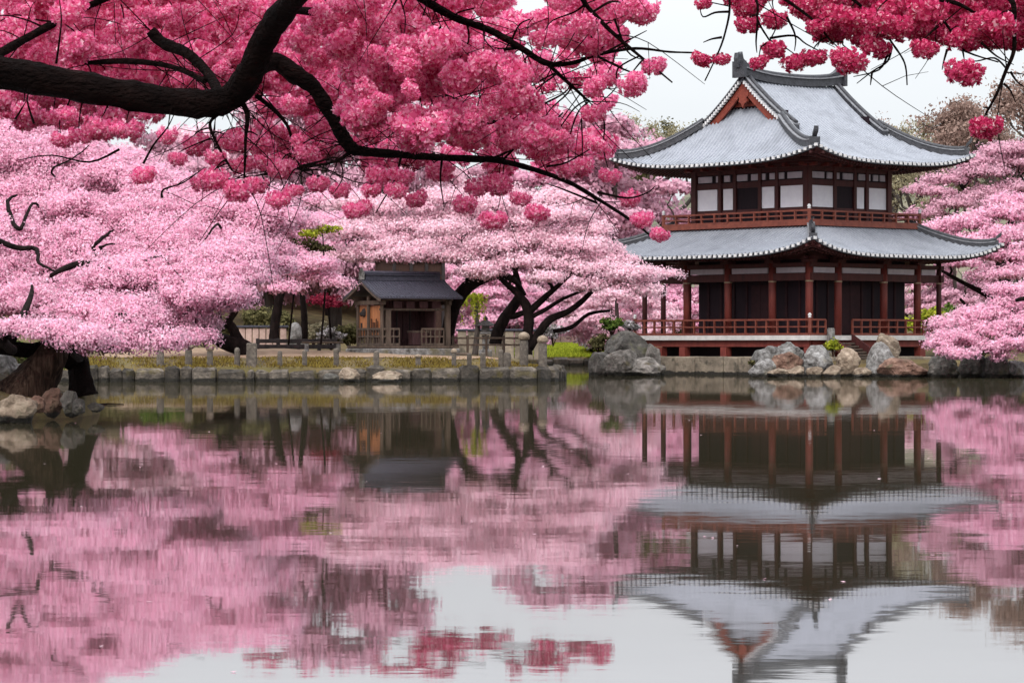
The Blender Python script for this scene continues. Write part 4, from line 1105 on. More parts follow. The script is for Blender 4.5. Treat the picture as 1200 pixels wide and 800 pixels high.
shrub('white flowering shrub in front of the pink plastered wall', 694, 410, 40, 20, 240, 'petal_white', 10, .16)
shrub('grey white flowering shrub by the leaning right trunk of the forked cherry', 648, 404, 30, 22, 214, 'petal_white', 8, .14)
shrub('yellow green tuft of grass on the rocks before the stair', 976, 416, 22, 18, 162.4, 'leaf_lime', 8, .09)
shrub('small moss green tuft at the left end of the rock group', 882, 430, 16, 10, 162.2, 'leaf_olive', 6, .08)
shrub('white and green shrub at the foot of the crimson maple', 388, 392, 36, 24, 160, 'petal_white', 7, .11)
shrub('olive brown bush behind the pinkish block wall', 312, 388, 60, 44, 194, 'leaf_olive', 14)
shrub('dull olive thicket behind the dark twisted cherry', 240, 398, 60, 40, 176, 'leaf_olive', 12)
shrub('pale brown bush by the standing stone', 366, 392, 34, 28, 184, 'bud_tan', 8)
shrub('bright green bush seen through the right veranda of the temple', 1085, 360, 50, 46, 214, 'leaf_lime', 14, .2)
shrub('mid green bush right of the temple veranda', 1128, 368, 60, 44, 220, 'leaf_green', 14, .2)
shrub('dark green low hedge bush at the foot of the right bank cherries', 1150, 418, 80, 26, 172, 'leaf_olive', 14, .16)
shrub('little pink leaved bush inside the left veranda corner of the temple', 795, 372, 22, 36, 182, 'leaf_olive', 6, .1)

# ------------------------------------------------------------------ cherry trees
def pxpads(lst, base, D, dj, rdep=1.1, dome=3.0):
    """pads given by where they stand: (px, py, half width px, half height px, depth offset)"""
    out = []; k = D / F
    ys_ = [q[1] for q in lst]; ym = sum(ys_) / len(ys_); yr = max(30, max(ys_) - min(ys_)) / 2
    for it in lst:
        px, py, w, h = it[:4]; dd = (it[4] if len(it) > 4 else random.uniform(-dj, dj) * .5) + dome * (ym - py) / yr
        p = at(px, py, D + dd) - Vector(base)
        kk = (D + dd) / F
        out.append((p.x, p.y, p.z, w * kk, w * kk * rdep, h * kk * 1.25))
    return out
def loc_pts(lst, base, D):
    out = []
    for it in lst:
        dd = it[2] if len(it) > 2 else 0
        out.append(at(it[0], it[1], D + dd) - Vector(base))
    return out

# big cherry on the left bank
D = 77.0; base = at(84, 458, D); base.z = .35
tr = []
k = D / F
tr.append((loc_pts([(98, 464), (94, 440), (90, 420), (72, 406, -.5), (40, 411, -1.5), (0, 407, -2.5), (-60, 398, -3), (-110, 380, -3)], base, D), [v * k for v in (17, 13, 12, 11, 9, 8, 7, 6)]))
tr.append((loc_pts([(82, 425), (92, 406, -.5), (110, 392, -1), (128, 379, -1.5), (165, 366, -2), (210, 352, -2.5)], base, D), [v * k for v in (11, 9, 8, 6, 4, 2.5)]))
tr.append((loc_pts([(6, 407, -2.5), (22, 380, -2), (34, 360, -1.5), (40, 340, 0), (70, 300, 1), (110, 250, 1)], base, D), [v * k for v in (8, 7, 5, 4.5, 3.5, 2)]))
tr.append((loc_pts([(80, 418), (120, 350, 2), (150, 290, 3), (200, 240, 4), (260, 215, 4)], base, D), [v * k for v in (10, 8, 6, 4, 2)]))
tr.append((loc_pts([(70, 408), (40, 330, 3), (10, 270, 4), (-10, 220, 5)], base, D), [v * k for v in (10, 8, 6, 3)]))
pads = []
def redge(y):
    return float(np.interp(y, [140, 170, 200, 240, 290, 330, 360, 385, 400, 412], [240, 285, 315, 340, 330, 300, 262, 225, 190, 150]))
y = 165
while y < 408:
    xr = redge(y) if y > 218 else float(np.interp(y, [165, 218], [110, 250])); x = -110
    while x < xr:
        w = random.uniform(38, 64)
        if x + w * .6 > xr: w = max(26, (xr - x) * .8)
        pads.append((x + random.uniform(-8, 8), y + random.uniform(-9, 9) + max(0, (x - xr + 90)) * .10, w, w * random.uniform(.32, .52), random.uniform(-1.3, 1.3)))
        x += w * 1.0
    y += 17
pads = [p for p in pads if not (p[1] > 388 and p[0] < 120) and not (p[1] > 372 and p[0] < 60)]
pads += [(102, 397, 36, 9, -3.5), (64, 389, 34, 9, -3.5), (22, 384, 30, 8, -3)]
big = tree('cherry_tree', 'broad pale pink cherry leaning over the water from the left bank', 'tree', base, tr, pxpads(pads, base, D, 3, dome=6.0), .052, 'petal_pink', 'bark_dark', 2.3, .30, 'pink cherry trees round the pond', limb_r=.035)
# ribbed brown trunk beside it (its crown mingles with the big one)
base = at(40, 470, 74.5); base.z = .25; k = 74.5 / F
mb_tr = [(loc_pts([(24, 474), (38, 452), (50, 434), (60, 418), (72, 404, 1), (96, 370, 4), (130, 335, 6)], base, 74.5), [v * k for v in (36, 27, 22, 18, 12, 7, 4)])]
tree('cherry_tree', 'thick brown ribbed cherry trunk slanting up behind the tan boulder', 'tree', base, mb_tr, pxpads([(120, 330, 60, 18), (170, 300, 60, 18), (90, 300, 60, 18), (200, 330, 50, 14), (150, 270, 60, 18), (60, 340, 60, 16)], base, 82, 2), .052, 'petal_pink', 'bark_brown', 1.9, .28, 'pink cherry trees round the pond', limb_r=.03)

def face_limbs(t, base, D, lists, bark='bark_dark', ym=278, yr=130, dome=6.0, front=2.3):
    for lst in lists:
        pts = [at(x, y, D + dome * (ym - y) / yr - front + random.uniform(-.12, .05)) - Vector(base) for x, y, w in lst]
        # the root of the limb dives back into the crown
        pts.insert(0, pts[0] + Vector((random.uniform(-.1, .1), 1.6, -.25)))
        P, Rr = smooth_path(pts, [lst[0][2] * D / F / 2] + [q[2] * D / F / 2 for q in lst], 4)
        mb = MB(); mb.tube([p + Vector((random.uniform(-1, 1), 0, random.uniform(-1, 1))) * .018 for p in P], Rr, 7, .1); mb.build('branch', bark, t, True)
face_limbs(big, big.location, 77.0, [
    [(38, 238, 3), (24, 268, 5), (14, 256, 5.5), (9, 236, 4.5), (20, 228, 2.5)], [(110, 290, 5), (124, 276, 4), (133, 270, 2)], [(118, 290, 3.5), (134, 286, 1.5)],
    [(-8, 280, 7), (20, 290, 6.5), (42, 292, 5), (46, 308, 4), (66, 318, 2)], [(60, 322, 5), (86, 311, 8), (112, 310, 7), (138, 320, 4), (150, 326, 2.5)], [(148, 326, 5), (158, 314, 4), (176, 303, 3), (202, 298, 1.2)],
    [(136, 372, 5), (150, 366, 4.5), (166, 356, 2)], [(2, 398, 11), (20, 380, 9), (34, 354, 7), (38, 334, 3)], [(84, 408, 9), (102, 398, 8), (122, 382, 4)], [(190, 300, 1.5), (215, 330, 1.2), (220, 352, 1)], [(255, 262, 3), (240, 280, 2), (232, 292, 1)], [(60, 200, 2.5), (85, 186, 2), (105, 170, 1.2)], [(196, 222, 1.6), (212, 214, 1.3), (240, 197, 1)]])
def pt(name, label, px, pyb, D, trunk, pads, petal='petal_pink', bark='bark_dark', size=.105, cover=1.9, clump=.40, dj=3.0, limb_r=.07, group='pink cherry trees round the pond', twig=.4, dome=3.0):
    base = at(px, pyb, D); g = ground_at(px, D); base.z = g - .1
    k = D / F
    tr = []
    for pl in trunk:
        tr.append((loc_pts([q[:2] + ((q[3],) if len(q) > 3 else ()) for q in pl], base, D), [q[2] * k / 2 for q in pl]))
    return tree(name, label, 'tree', base, tr, pxpads(pads, base, D, dj, dome=dome), size, petal, bark, cover, clump, group, limb_r=limb_r, twig=twig)
# forked cherry at the island corner
pads = [(548, 300, 34, 12), (585, 288, 44, 13), (630, 282, 46, 13), (680, 288, 46, 13), (712, 306, 38, 10), (742, 322, 32, 8), (778, 322, 22, 6), (600, 262, 46, 13), (650, 255, 48, 13), (686, 272, 36, 11), (708, 297, 30, 9),
        (565, 318, 30, 9), (610, 308, 34, 10), (655, 308, 36, 9), (700, 316, 38, 9), (735, 328, 30, 8), (620, 238, 40, 11), (665, 234, 40, 11), (575, 242, 40, 11), (530, 270, 36, 11), (640, 325, 26, 6), (760, 340, 20, 5), (690, 335, 24, 6)]
pt('cherry_tree', 'pink cherry with a forked dark trunk at the island corner', 617, 412, 151,
   [[(616, 415, 15), (618, 395, 12), (620, 378, 12), (618, 362, 12), (610, 348, 9), (600, 338, 7), (585, 325, 5)], [(619, 366, 9), (632, 354, 8), (648, 340, 6), (662, 328, 4), (680, 312, 3)], [(621, 372, 6), (640, 362, 5), (660, 350, 4), (690, 338, 3)],
    [(620, 408, 10), (632, 390, 10), (645, 374, 9), (665, 365, 7), (685, 350, 6), (700, 333, 5), (704, 326, 3)], [(648, 388, 5, 2), (670, 383, 5, 2), (690, 368, 4, 2), (715, 364, 3, 2)]], pads, 'petal_pale')
# arching cherry beside the pavilion
pads = [(450, 288, 36, 9), (492, 287, 36, 9), (470, 280, 40, 9), (560, 320, 22, 7), (530, 300, 30, 10), (500, 300, 38, 11), (462, 299, 40, 11), (425, 299, 34, 10), (400, 300, 30, 9), (480, 268, 44, 12), (440, 262, 44, 12), (520, 258, 42, 12), (560, 250, 40, 12), (410, 272, 40, 11), (470, 243, 44, 12), (520, 235, 42, 12), (420, 240, 42, 12), (575, 228, 40, 11), (540, 282, 34, 10), (590, 300, 30, 8)]
pt('cherry_tree', 'pink cherry whose thick dark trunk arches over the pavilion roof', 527, 410, 157,
   [[(522, 414, 17), (525, 392, 15), (529, 370, 15), (536, 350, 16), (550, 334, 15), (568, 325, 14), (588, 322, 11), (604, 330, 6, 1), (615, 345, 4, 2)], [(548, 336, 13), (560, 322, 11), (572, 314, 8), (566, 300, 6), (540, 280, 4)], [(570, 318, 7, 1), (590, 300, 5, 2), (610, 280, 4, 3)], [(560, 322, 8, 1), (520, 300, 6, 2), (470, 285, 4, 2), (430, 280, 3, 2)]], pads, 'petal_pale')
# leaning black trunk behind
pads = [(620, 300, 36, 10), (650, 290, 40, 11), (590, 285, 36, 10), (680, 275, 40, 11), (560, 262, 40, 10), (610, 262, 44, 12), (650, 246, 44, 12)]
pt('cherry_tree', 'leaning black cherry trunk just left of the forked cherry', 582, 400, 166, [[(580, 404, 15), (584, 388, 14), (592, 372, 13), (602, 358, 12), (608, 344, 9), (606, 326, 7), (600, 305, 5)], [(594, 371, 7), (606, 369, 7), (625, 360, 5, 1), (640, 345, 4, 2)]], pads, 'petal_pink')
# dark twisted cherry left
pads = [(395, 332, 16, 5), (372, 326, 30, 8), (335, 338, 26, 7), (345, 312, 40, 10), (300, 326, 36, 9), (310, 300, 44, 12), (262, 338, 34, 9), (270, 312, 44, 12), (318, 294, 40, 10), (312, 276, 40, 12), (280, 282, 46, 12), (250, 300, 40, 11), (235, 352, 34, 9), (255, 360, 26, 8), (212, 372, 36, 9), (372, 310, 26, 8), (300, 250, 46, 12), (260, 262, 44, 12), (180, 385, 36, 9), (340, 262, 40, 11)]
pt('cherry_tree', 'pink cherry with a dark twisted trunk and a low limb to the left', 285, 412, 149,
   [[(290, 414, 26), (280, 405, 22), (262, 400, 17), (245, 393, 14), (228, 386, 10), (212, 378, 6)], [(286, 410, 16), (278, 395, 12), (272, 384, 11), (268, 376, 9), (275, 366, 7), (285, 350, 6), (300, 330, 5)], [(270, 382, 8), (256, 378, 6), (258, 368, 4), (250, 352, 3)]], pads, 'petal_pink', dj=2.5)
pt('cherry_tree', 'straight dark cherry trunk beside the pinkish block wall', 322, 396, 172, [[(321, 399, 13), (322, 385, 11), (324, 368, 11), (327, 350, 10), (332, 335, 7), (340, 300, 5)]],
   [(330, 318, 34, 9), (360, 300, 40, 11), (300, 300, 40, 11), (340, 280, 44, 12), (310, 262, 40, 11)], 'petal_pink')
pt('cherry_tree', 'slim dark cherry trunk behind the standing stone', 357, 394, 182, [[(356, 398, 9), (357, 380, 8), (356, 362, 7), (352, 330, 5), (350, 300, 4)]],
   [(365, 310, 32, 9), (390, 290, 36, 10), (350, 290, 40, 11), (400, 262, 40, 11), (370, 262, 40, 11), (410, 235, 40, 11), (380, 238, 40, 11)], 'petal_pink')
# drooping branch on the right bank
pads = [(1100, 404, 16, 6), (1122, 396, 30, 8), (1160, 388, 36, 10), (1200, 380, 40, 11), (1112, 412, 14, 4), (1128, 415, 22, 5), (1158, 407, 26, 6), (1190, 402, 30, 7), (1120, 380, 30, 8), (1150, 368, 34, 9), (1190, 357, 36, 10), (1235, 360, 44, 14), (1175, 418, 14, 3), (1230, 390, 40, 12), (1215, 408, 22, 5), (1140, 402, 26, 7), (1180, 340, 26, 6), (1098, 392, 14, 5), (1260, 330, 50, 14), (1215, 338, 30, 8)]
pt('cherry_tree', 'pink cherry sending a low drooping branch over the right bank rocks', 1268, 430, 156, [[(1275, 440, 30), (1270, 415, 26), (1262, 395, 20), (1245, 385, 14), (1215, 388, 10), (1180, 398, 6), (1140, 408, 3)], [(1262, 395, 18), (1255, 360, 14), (1230, 345, 8), (1190, 352, 4)]], pads, 'petal_pink', size=.10, cover=2.1, dj=1.5)
pads = [(1100, 268, 26, 6), (1130, 262, 36, 9), (1170, 252, 40, 10), (1215, 244, 44, 12), (1180, 236, 30, 8), (1110, 290, 28, 7), (1140, 284, 36, 9), (1180, 276, 40, 10), (1220, 270, 44, 12), (1150, 300, 34, 8), (1190, 300, 40, 9), (1125, 308, 26, 6), (1230, 300, 44, 12), (1170, 322, 36, 7), (1205, 318, 36, 8), (1250, 260, 44, 12)]
pt('cherry_tree', 'mid pink cherry spreading toward the temple on the right', 1225, 420, 196, [[(1225, 425, 20), (1215, 395, 15), (1195, 370, 11), (1165, 350, 8), (1130, 332, 5), (1100, 315, 3)], [(1215, 395, 12), (1210, 350, 9), (1195, 315, 7), (1165, 290, 5), (1140, 275, 3)], [(1180, 362, 7), (1160, 372, 5, -1), (1140, 365, 4, -1), (1125, 350, 3, -1)]], pads, 'petal_pink', size=.14)
pads = [(1080, 222, 22, 6), (1110, 212, 32, 8), (1150, 202, 38, 10), (1190, 192, 40, 11), (1085, 250, 26, 6), (1120, 240, 36, 9), (1160, 230, 40, 10), (1200, 222, 44, 11), (1065, 254, 16, 4), (1140, 190, 30, 8), (1175, 178, 34, 9), (1215, 176, 40, 10), (1240, 200, 44, 12), (1100, 226, 24, 6), (1060, 270, 26, 6), (1090, 276, 30, 7)]
pt('cherry_tree', 'dusky pink cherry high on the right behind the upper roof', 1190, 330, 262, [[(1190, 400, 18), (1180, 340, 14), (1165, 280, 10), (1145, 245, 7), (1125, 215, 4)], [(1172, 310, 9), (1185, 260, 7), (1200, 215, 5)], [(1160, 270, 6), (1130, 262, 4), (1105, 250, 3)]], pads, 'petal_mauve', size=.17, twig=.8)

# filler cherries on the slope: a few grown trees, copied
def grown(label, loc, petal, n, rx, ry, z0, z1, size, cover, pr, bark='bark_grey'):
    H = z1
    tr = [([(0, 0, -.4), (.1, 0, z0 * .3), (.15, .1, z0 * .6), (.5, .2, z0 * .95), (1.2, .3, z0 * 1.3), (rx * .45, .5, z0 * 1.7)], [.42, .36, .32, .24, .18, .08]),
          ([(.15, .1, z0 * .6), (-.7, -.2, z0 * 1.0), (-1.6, -.4, z0 * 1.4), (-rx * .5, -.6, z0 * 1.8)], [.28, .22, .16, .07]),
          ([(.3, .15, z0 * .8), (.1, .8, z0 * 1.3), (-.2, .9, z1 * .75), (-.1, .4, z1 * .95)], [.24, .2, .13, .05])]
    return tree('cherry_tree', label, 'tree', loc, tr, dome_pads(n, rx, ry, z0, z1, pr), size, petal, bark, cover, .4, 'pink cherry trees on the slope behind', limb_r=.05, twig=.3)
def place(px, D): return Vector(((px - 600) / F * D, D, ground_at(px, D)))
protos = [grown('pale pink slope cherry, low over the rail fence and lantern', place(560, 216), 'petal_pink', 46, 4.6, 4.2, 1.5, 6.6, .15, 1.7, (1.0, 1.7)),
          grown('mid pink slope cherry beyond the lawn wall', place(660, 280), 'petal_pale', 46, 4.8, 4.2, 1.3, 6.2, .16, 1.7, (1.0, 1.8)),
          grown('tall dusky pink slope cherry left of the temple roof', place(690, 286), 'petal_mauve', 52, 5.0, 4.5, 2.0, 8.6, .17, 1.7, (1.1, 1.9))]
slots = [  # px, D, proto, scale, label
 (588, 218, 0, .9, 'pale pink slope cherry behind the forked cherry'), (735, 232, 1, .95, 'pink slope cherry seen past the left veranda posts'),
 (790, 240, 0, 1.0, 'pink slope cherry showing between the veranda pillars'), (708, 270, 1, 1.0, 'pink slope cherry above the white flowering shrub'),
 (615, 262, 2, 1.0, 'dusky slope cherry in the gap right of the arching trunk'), (755, 275, 2, .9, 'dusky slope cherry touching the lower left eave of the temple'),
 (728, 330, 2, 2.35, 'dusky pink cherry below the upper left eave of the temple'), (668, 340, 2, 2.5, 'pale cherry highest up the slope left of the temple'),
 (610, 335, 0, 2.1, 'pale pink cherry up the slope above the forked cherry'), (560, 330, 2, 1.3, 'dusky cherry up the slope above the arching cherry'),
 (500, 250, 0, 1.25, 'pink slope cherry right above the pavilion roof'), (440, 245, 1, 1.25, 'pale slope cherry above the brown timber hall'),
 (385, 250, 2, 1.2, 'dusky slope cherry above the crimson maple'), (320, 240, 0, 1.25, 'pink slope cherry above the straight dark trunk'),
 (260, 245, 1, 1.6, 'pale slope cherry above the dark twisted cherry'), (190, 240, 2, 1.4, 'dusky slope cherry over the start of the post row'),
 (480, 320, 1, 1.9, 'pale cherry at the top of the slope behind the pavilion'), (400, 325, 2, 1.8, 'dusky cherry at the top of the slope left of the pavilion'),
 (310, 318, 0, 1.9, 'pink cherry at the top of the slope over the block wall'), (220, 315, 1, 2.1, 'pale cherry at the top of the slope over the twisted cherry'),
 (318, 222, 2, 2.15, 'tall dusky cherry behind the dark rail fence'), (392, 223, 2, 2.25, 'tall dusky cherry behind the brown timber hall'), (462, 222, 2, 2.2, 'tall dusky cherry behind the arching trunk'),
 (120, 300, 2, 2.1, 'dusky cherry at the top of the slope behind the big left crown'), (40, 290, 0, 2.5, 'pink cherry at the top of the slope by the left frame edge'),
 (110, 235, 1, 1.9, 'pale slope cherry just behind the big left crown'), (20, 235, 0, 1.9, 'pink slope cherry by the left frame edge'),
 (1130, 300, 2, 1.1, 'dusky cherry behind the green veranda bushes on the right'), (1200, 310, 0, 1.2, 'pink cherry behind the right frame edge bushes'),
 (1060, 310, 1, .9, 'pale cherry low behind the right veranda of the temple')]
for i, (px, D, pi, sc, lab) in enumerate(slots):
    s = sc * random.uniform(.95, 1.05)
    w_ = s * (.55 if lab.startswith('tall') else 1.0)
    copy_tree(protos[pi], place(px, D), random.uniform(0, 6.28), (w_, w_, s * random.uniform(.97, 1.06)), lab)

# tall crimson cherries added behind the island for their mirror image in the water
def crim(label, px, D, pads, trunkpx):
    pt('crimson_cherry', label, px, 404, D, trunkpx, pads, 'petal_crimson', 'bark_dark', size=.16, cover=1.25, clump=.42, dj=3, group='added tall crimson cherries behind the pavilion', twig=.7)
pads = []
for _ in range(30):
    x = random.uniform(290, 540); pads.append((x, random.uniform(66, 122) + abs(x - 430) * .06, random.uniform(9, 20), random.uniform(5, 9)))
crim('tall crimson cherry added behind the pavilion for its reflection, the left and broader one', 388, 236, pads, [[(388, 404, 18), (390, 340, 15), (392, 270, 12), (396, 200, 9), (392, 140, 6), (360, 100, 3)], [(396, 200, 7), (420, 140, 5), (470, 104, 3)]])
pads = []
for _ in range(30):
    x = random.uniform(500, 712); pads.append((x, random.uniform(70, 118), random.uniform(8, 18), random.uniform(4, 9)))
crim('tall crimson cherry added behind the pavilion for its reflection, limbs reaching right', 452, 238, pads, [[(452, 404, 18), (454, 300, 15), (458, 200, 10), (470, 150, 8), (500, 118, 6), (560, 102, 4), (620, 96, 3), (690, 92, 2)], [(500, 118, 4), (530, 90, 3), (570, 78, 2)], [(560, 102, 4), (600, 84, 3), (650, 76, 2)]])

# bare and budding trees
def bare(label, px, D, h, w, leaf, n, bark='bark_grey', seed=0, dens=1.0):
    base = place(px, D); t = thing('bare_tree', label, 'tree', base, 0, 'bare trees behind the temple')
    mb = MB(); tips = []
    rnd = random.Random(seed)
    def grow(p, d, L, r, lev):
        q = p + d * L; mid = p + d * L * .5 + Vector((rnd.uniform(-.1, .1), rnd.uniform(-.1, .1), .04)) * L
        mb.tube([p, mid, q], [r, r * .85, r * .68], 6 if lev < 2 else 4)
        if lev >= 5: tips.append(q); tips.append(mid); return
        for _ in range(3 if lev < 4 else 2):
            dd = (d + Vector((rnd.gauss(0, .45) * w, rnd.gauss(0, .45) * w, rnd.gauss(.05, .22)))).normalized()
            grow(q, dd, L * rnd.uniform(.6, .82), r * .62, lev + 1)
    grow(Vector((0, 0, -.4)), Vector((.05, 0, 1)), h * .27, h * .022, 0)
    mb.build('trunk', bark, t)
    t.scale = (h / max(q.z for q in tips),) * 3
    T = np.array([tuple(q) for q in tips]); idx = RNG.integers(0, len(T), int(n * dens))
    c = T[idx] + RNG.normal(0, h * .017, (len(idx), 3))
    quads_obj('crown', tuft_quads(c, RNG.normal(0, 1, c.shape), h * .0105 * RNG.uniform(.6, 1.3, len(c)), .5, .6), leaf, t)
    return t
for lab, px, D, ytop, w, leaf, n, sd in (
        ('large reddish brown budding tree at the right frame edge', 1190, 330, 98, 1.15, 'bud_brown', 16000, 3),
        ('reddish brown budding tree beside the upper roof tip', 1150, 345, 128, 1.2, 'bud_brown', 14000, 4),
        ('tan budding tree right of the upper roof', 1112, 360, 148, 1.2, 'bud_tan', 11000, 5),
        ('grey bare tree showing over the right roof slope', 1075, 380, 140, 1.25, 'bud_brown', 5000, 6),
        ('small grey bare tree just above the right roof slope', 1045, 400, 150, 1.2, 'bud_tan', 4500, 7),
        ('pale green budding tree left of the upper roof', 738, 400, 141, 1.2, 'bud_tan', 16000, 8),
        ('olive green budding tree behind the left roof slope', 785, 410, 139, 1.2, 'leaf_olive', 15000, 9),
        ('greenish tree between the pink slope and the roof', 700, 420, 150, 1.2, 'bud_tan', 12000, 10)):
    zt = CAMZ + (400 - ytop) / F * D; h = (zt - place(px, D).z) * 1.0
    bare(lab, px, D, h, w, leaf, n, seed=sd)
# evergreen bits among the blossoms
pt('maple', 'young lime green maple peeping out between the pink crowns', 384, 400, 151, [[(376, 404, 2.5), (381, 340, 2.2), (379, 290, 1.8), (378, 272, 1)]], [(382, 269, 18, 3.5), (364, 275, 14, 3)], 'leaf_lime', size=.12, clump=.25, dome=0, group=None)
pt('maple', 'slender crimson leaved maple left of the pavilion', 388, 402, 158, [[(388, 406, 3), (387, 385, 2.6), (385, 366, 2.2), (383, 354, 1.2)]], [(379, 352, 17, 4.5), (390, 357, 13, 4)], 'leaf_red', size=.11, clump=.25, dome=0, group=None)
pt('maple', 'olive green maple just below the lime green one', 345, 400, 151.5, [[(338, 404, 2.5), (345, 340, 2.2), (350, 300, 1.8), (352, 288, 1)]], [(350, 286, 24, 4), (372, 291, 18, 4)], 'leaf_olive', size=.12, clump=.25, dome=0, group=None)
for lab, px, pb, w, h, D, leaf in (
    ('dark olive thicket on the left bank behind the ribbed cherry trunk', -6, 448, 70, 46, 92, 'leaf_olive'),
    ('dark green thicket low behind the black left cherry trunk', 40, 440, 70, 34, 98, 'leaf_green'),
    ('olive thicket at the far left end of the island', 130, 418, 70, 26, 168, 'leaf_olive'),
    ('dark green thicket left of the dark twisted cherry', 195, 410, 60, 24, 170, 'leaf_green'),
    ('olive bush under the right end of the temple veranda', 1110, 400, 60, 40, 190, 'leaf_olive'),
    ('dark green bush right behind the drooping cherry branch', 1165, 372, 70, 40, 205, 'leaf_green'),
    ('green bush below the dusky cherry on the right', 1105, 345, 60, 34, 235, 'leaf_green'),
    ('olive bush high behind the right veranda of the temple', 1140, 330, 70, 34, 250, 'leaf_olive'),
    ('low olive bush behind the crimson maple', 410, 380, 50, 26, 184, 'leaf_olive')):
    shrub(lab, px, pb, w, h, D, leaf, 14, .1 if D < 100 else .15)
def weeping(label, px, py, D):
    base = place(px, D); t = thing('willow', label, 'tree', base)
    mb = MB(); z = CAMZ + (400 - py) / F * D - base.z
    mb.tube([(0, 0, -.3), (.2, 0, z * .5), (0, 0, z * 1.0)], [.2, .15, .06], 8)
    mb.build('trunk', 'bark_grey', t)
    C, V = [], []
    for _ in range(26):
        a = random.uniform(0, 6.28); r = random.uniform(.15, .8); L = random.uniform(1.0, 2.2)
        for s in np.linspace(0, 1, 26): C.append((r * math.cos(a) * (.4 + .7 * min(1, s * 2)), r * math.sin(a) * (.4 + .7 * min(1, s * 2)), z + .6 * math.sin(min(1, s * 2) * 1.57) - L * s))
    C = np.array(C); quads_obj('crown', tuft_quads(C + RNG.normal(0, .05, C.shape), RNG.normal(0, 1, C.shape) * np.array([1, 1, .1]), np.full(len(C), .16), .2, .5), 'leaf_lime', t)
weeping('small green weeping willow under the arching cherry trunk', 556, 348, 172)

# ------------------------------------------------------------------ crimson cherries overhanging the camera
def blossom(n_petals=18, r=.02):
    """one double flower, facing +Z"""
    V = []
    for k in range(n_petals):
        ring = k % 3; a = k * 2.399 + random.uniform(-.2, .2)
        rr = r * (.45, .75, 1.0)[ring] * random.uniform(.85, 1.15); lift_ = r * (.75, .45, .1)[ring] * random.uniform(.7, 1.3)
        ca, sa = math.cos(a), math.sin(a); w = rr * .42
        b = (ca * rr * .15, sa * rr * .15, 0)
        tip = (ca * rr, sa * rr, lift_)
        V += [(b[0] + sa * w * .3, b[1] - ca * w * .3, 0), (tip[0] + sa * w, tip[1] - ca * w, tip[2] + random.uniform(-.15, .15) * r), (tip[0] - sa * w, tip[1] + ca * w, tip[2] + random.uniform(-.15, .15) * r), (b[0] - sa * w * .3, b[1] + ca * w * .3, 0)]
    return np.array(V)
def pompom(nf=22, R0=.050, r=.0165):
    out = []
    for k in range(nf):
        t = (k + .5) / nf; z = .55 - 1.5 * t; z = max(-1, z); s = math.sqrt(max(0, 1 - z * z)); a = k * 2.399
        n = Vector((s * math.cos(a), s * math.sin(a), z)); n += Vector((random.gauss(0, .12), random.gauss(0, .12), random.gauss(0, .12))); n.normalize()
        M = np.array(n.to_track_quat('Z', 'Y').to_matrix())
        B_ = blossom(random.randint(13, 18), r * random.uniform(.85, 1.2))
        out.append(B_ @ M.T + np.array(n) * R0 * random.uniform(.85, 1.12) * np.array([1.12, 1.12, .85]))
    return np.concatenate(out)
POM = [np.concatenate([pompom(random.randint(40, 48)), pompom(16, .03, .016)]) for _ in range(7)]
POM_FAR = [pompom(random.randint(26, 30), .05, .02) for _ in range(5)]
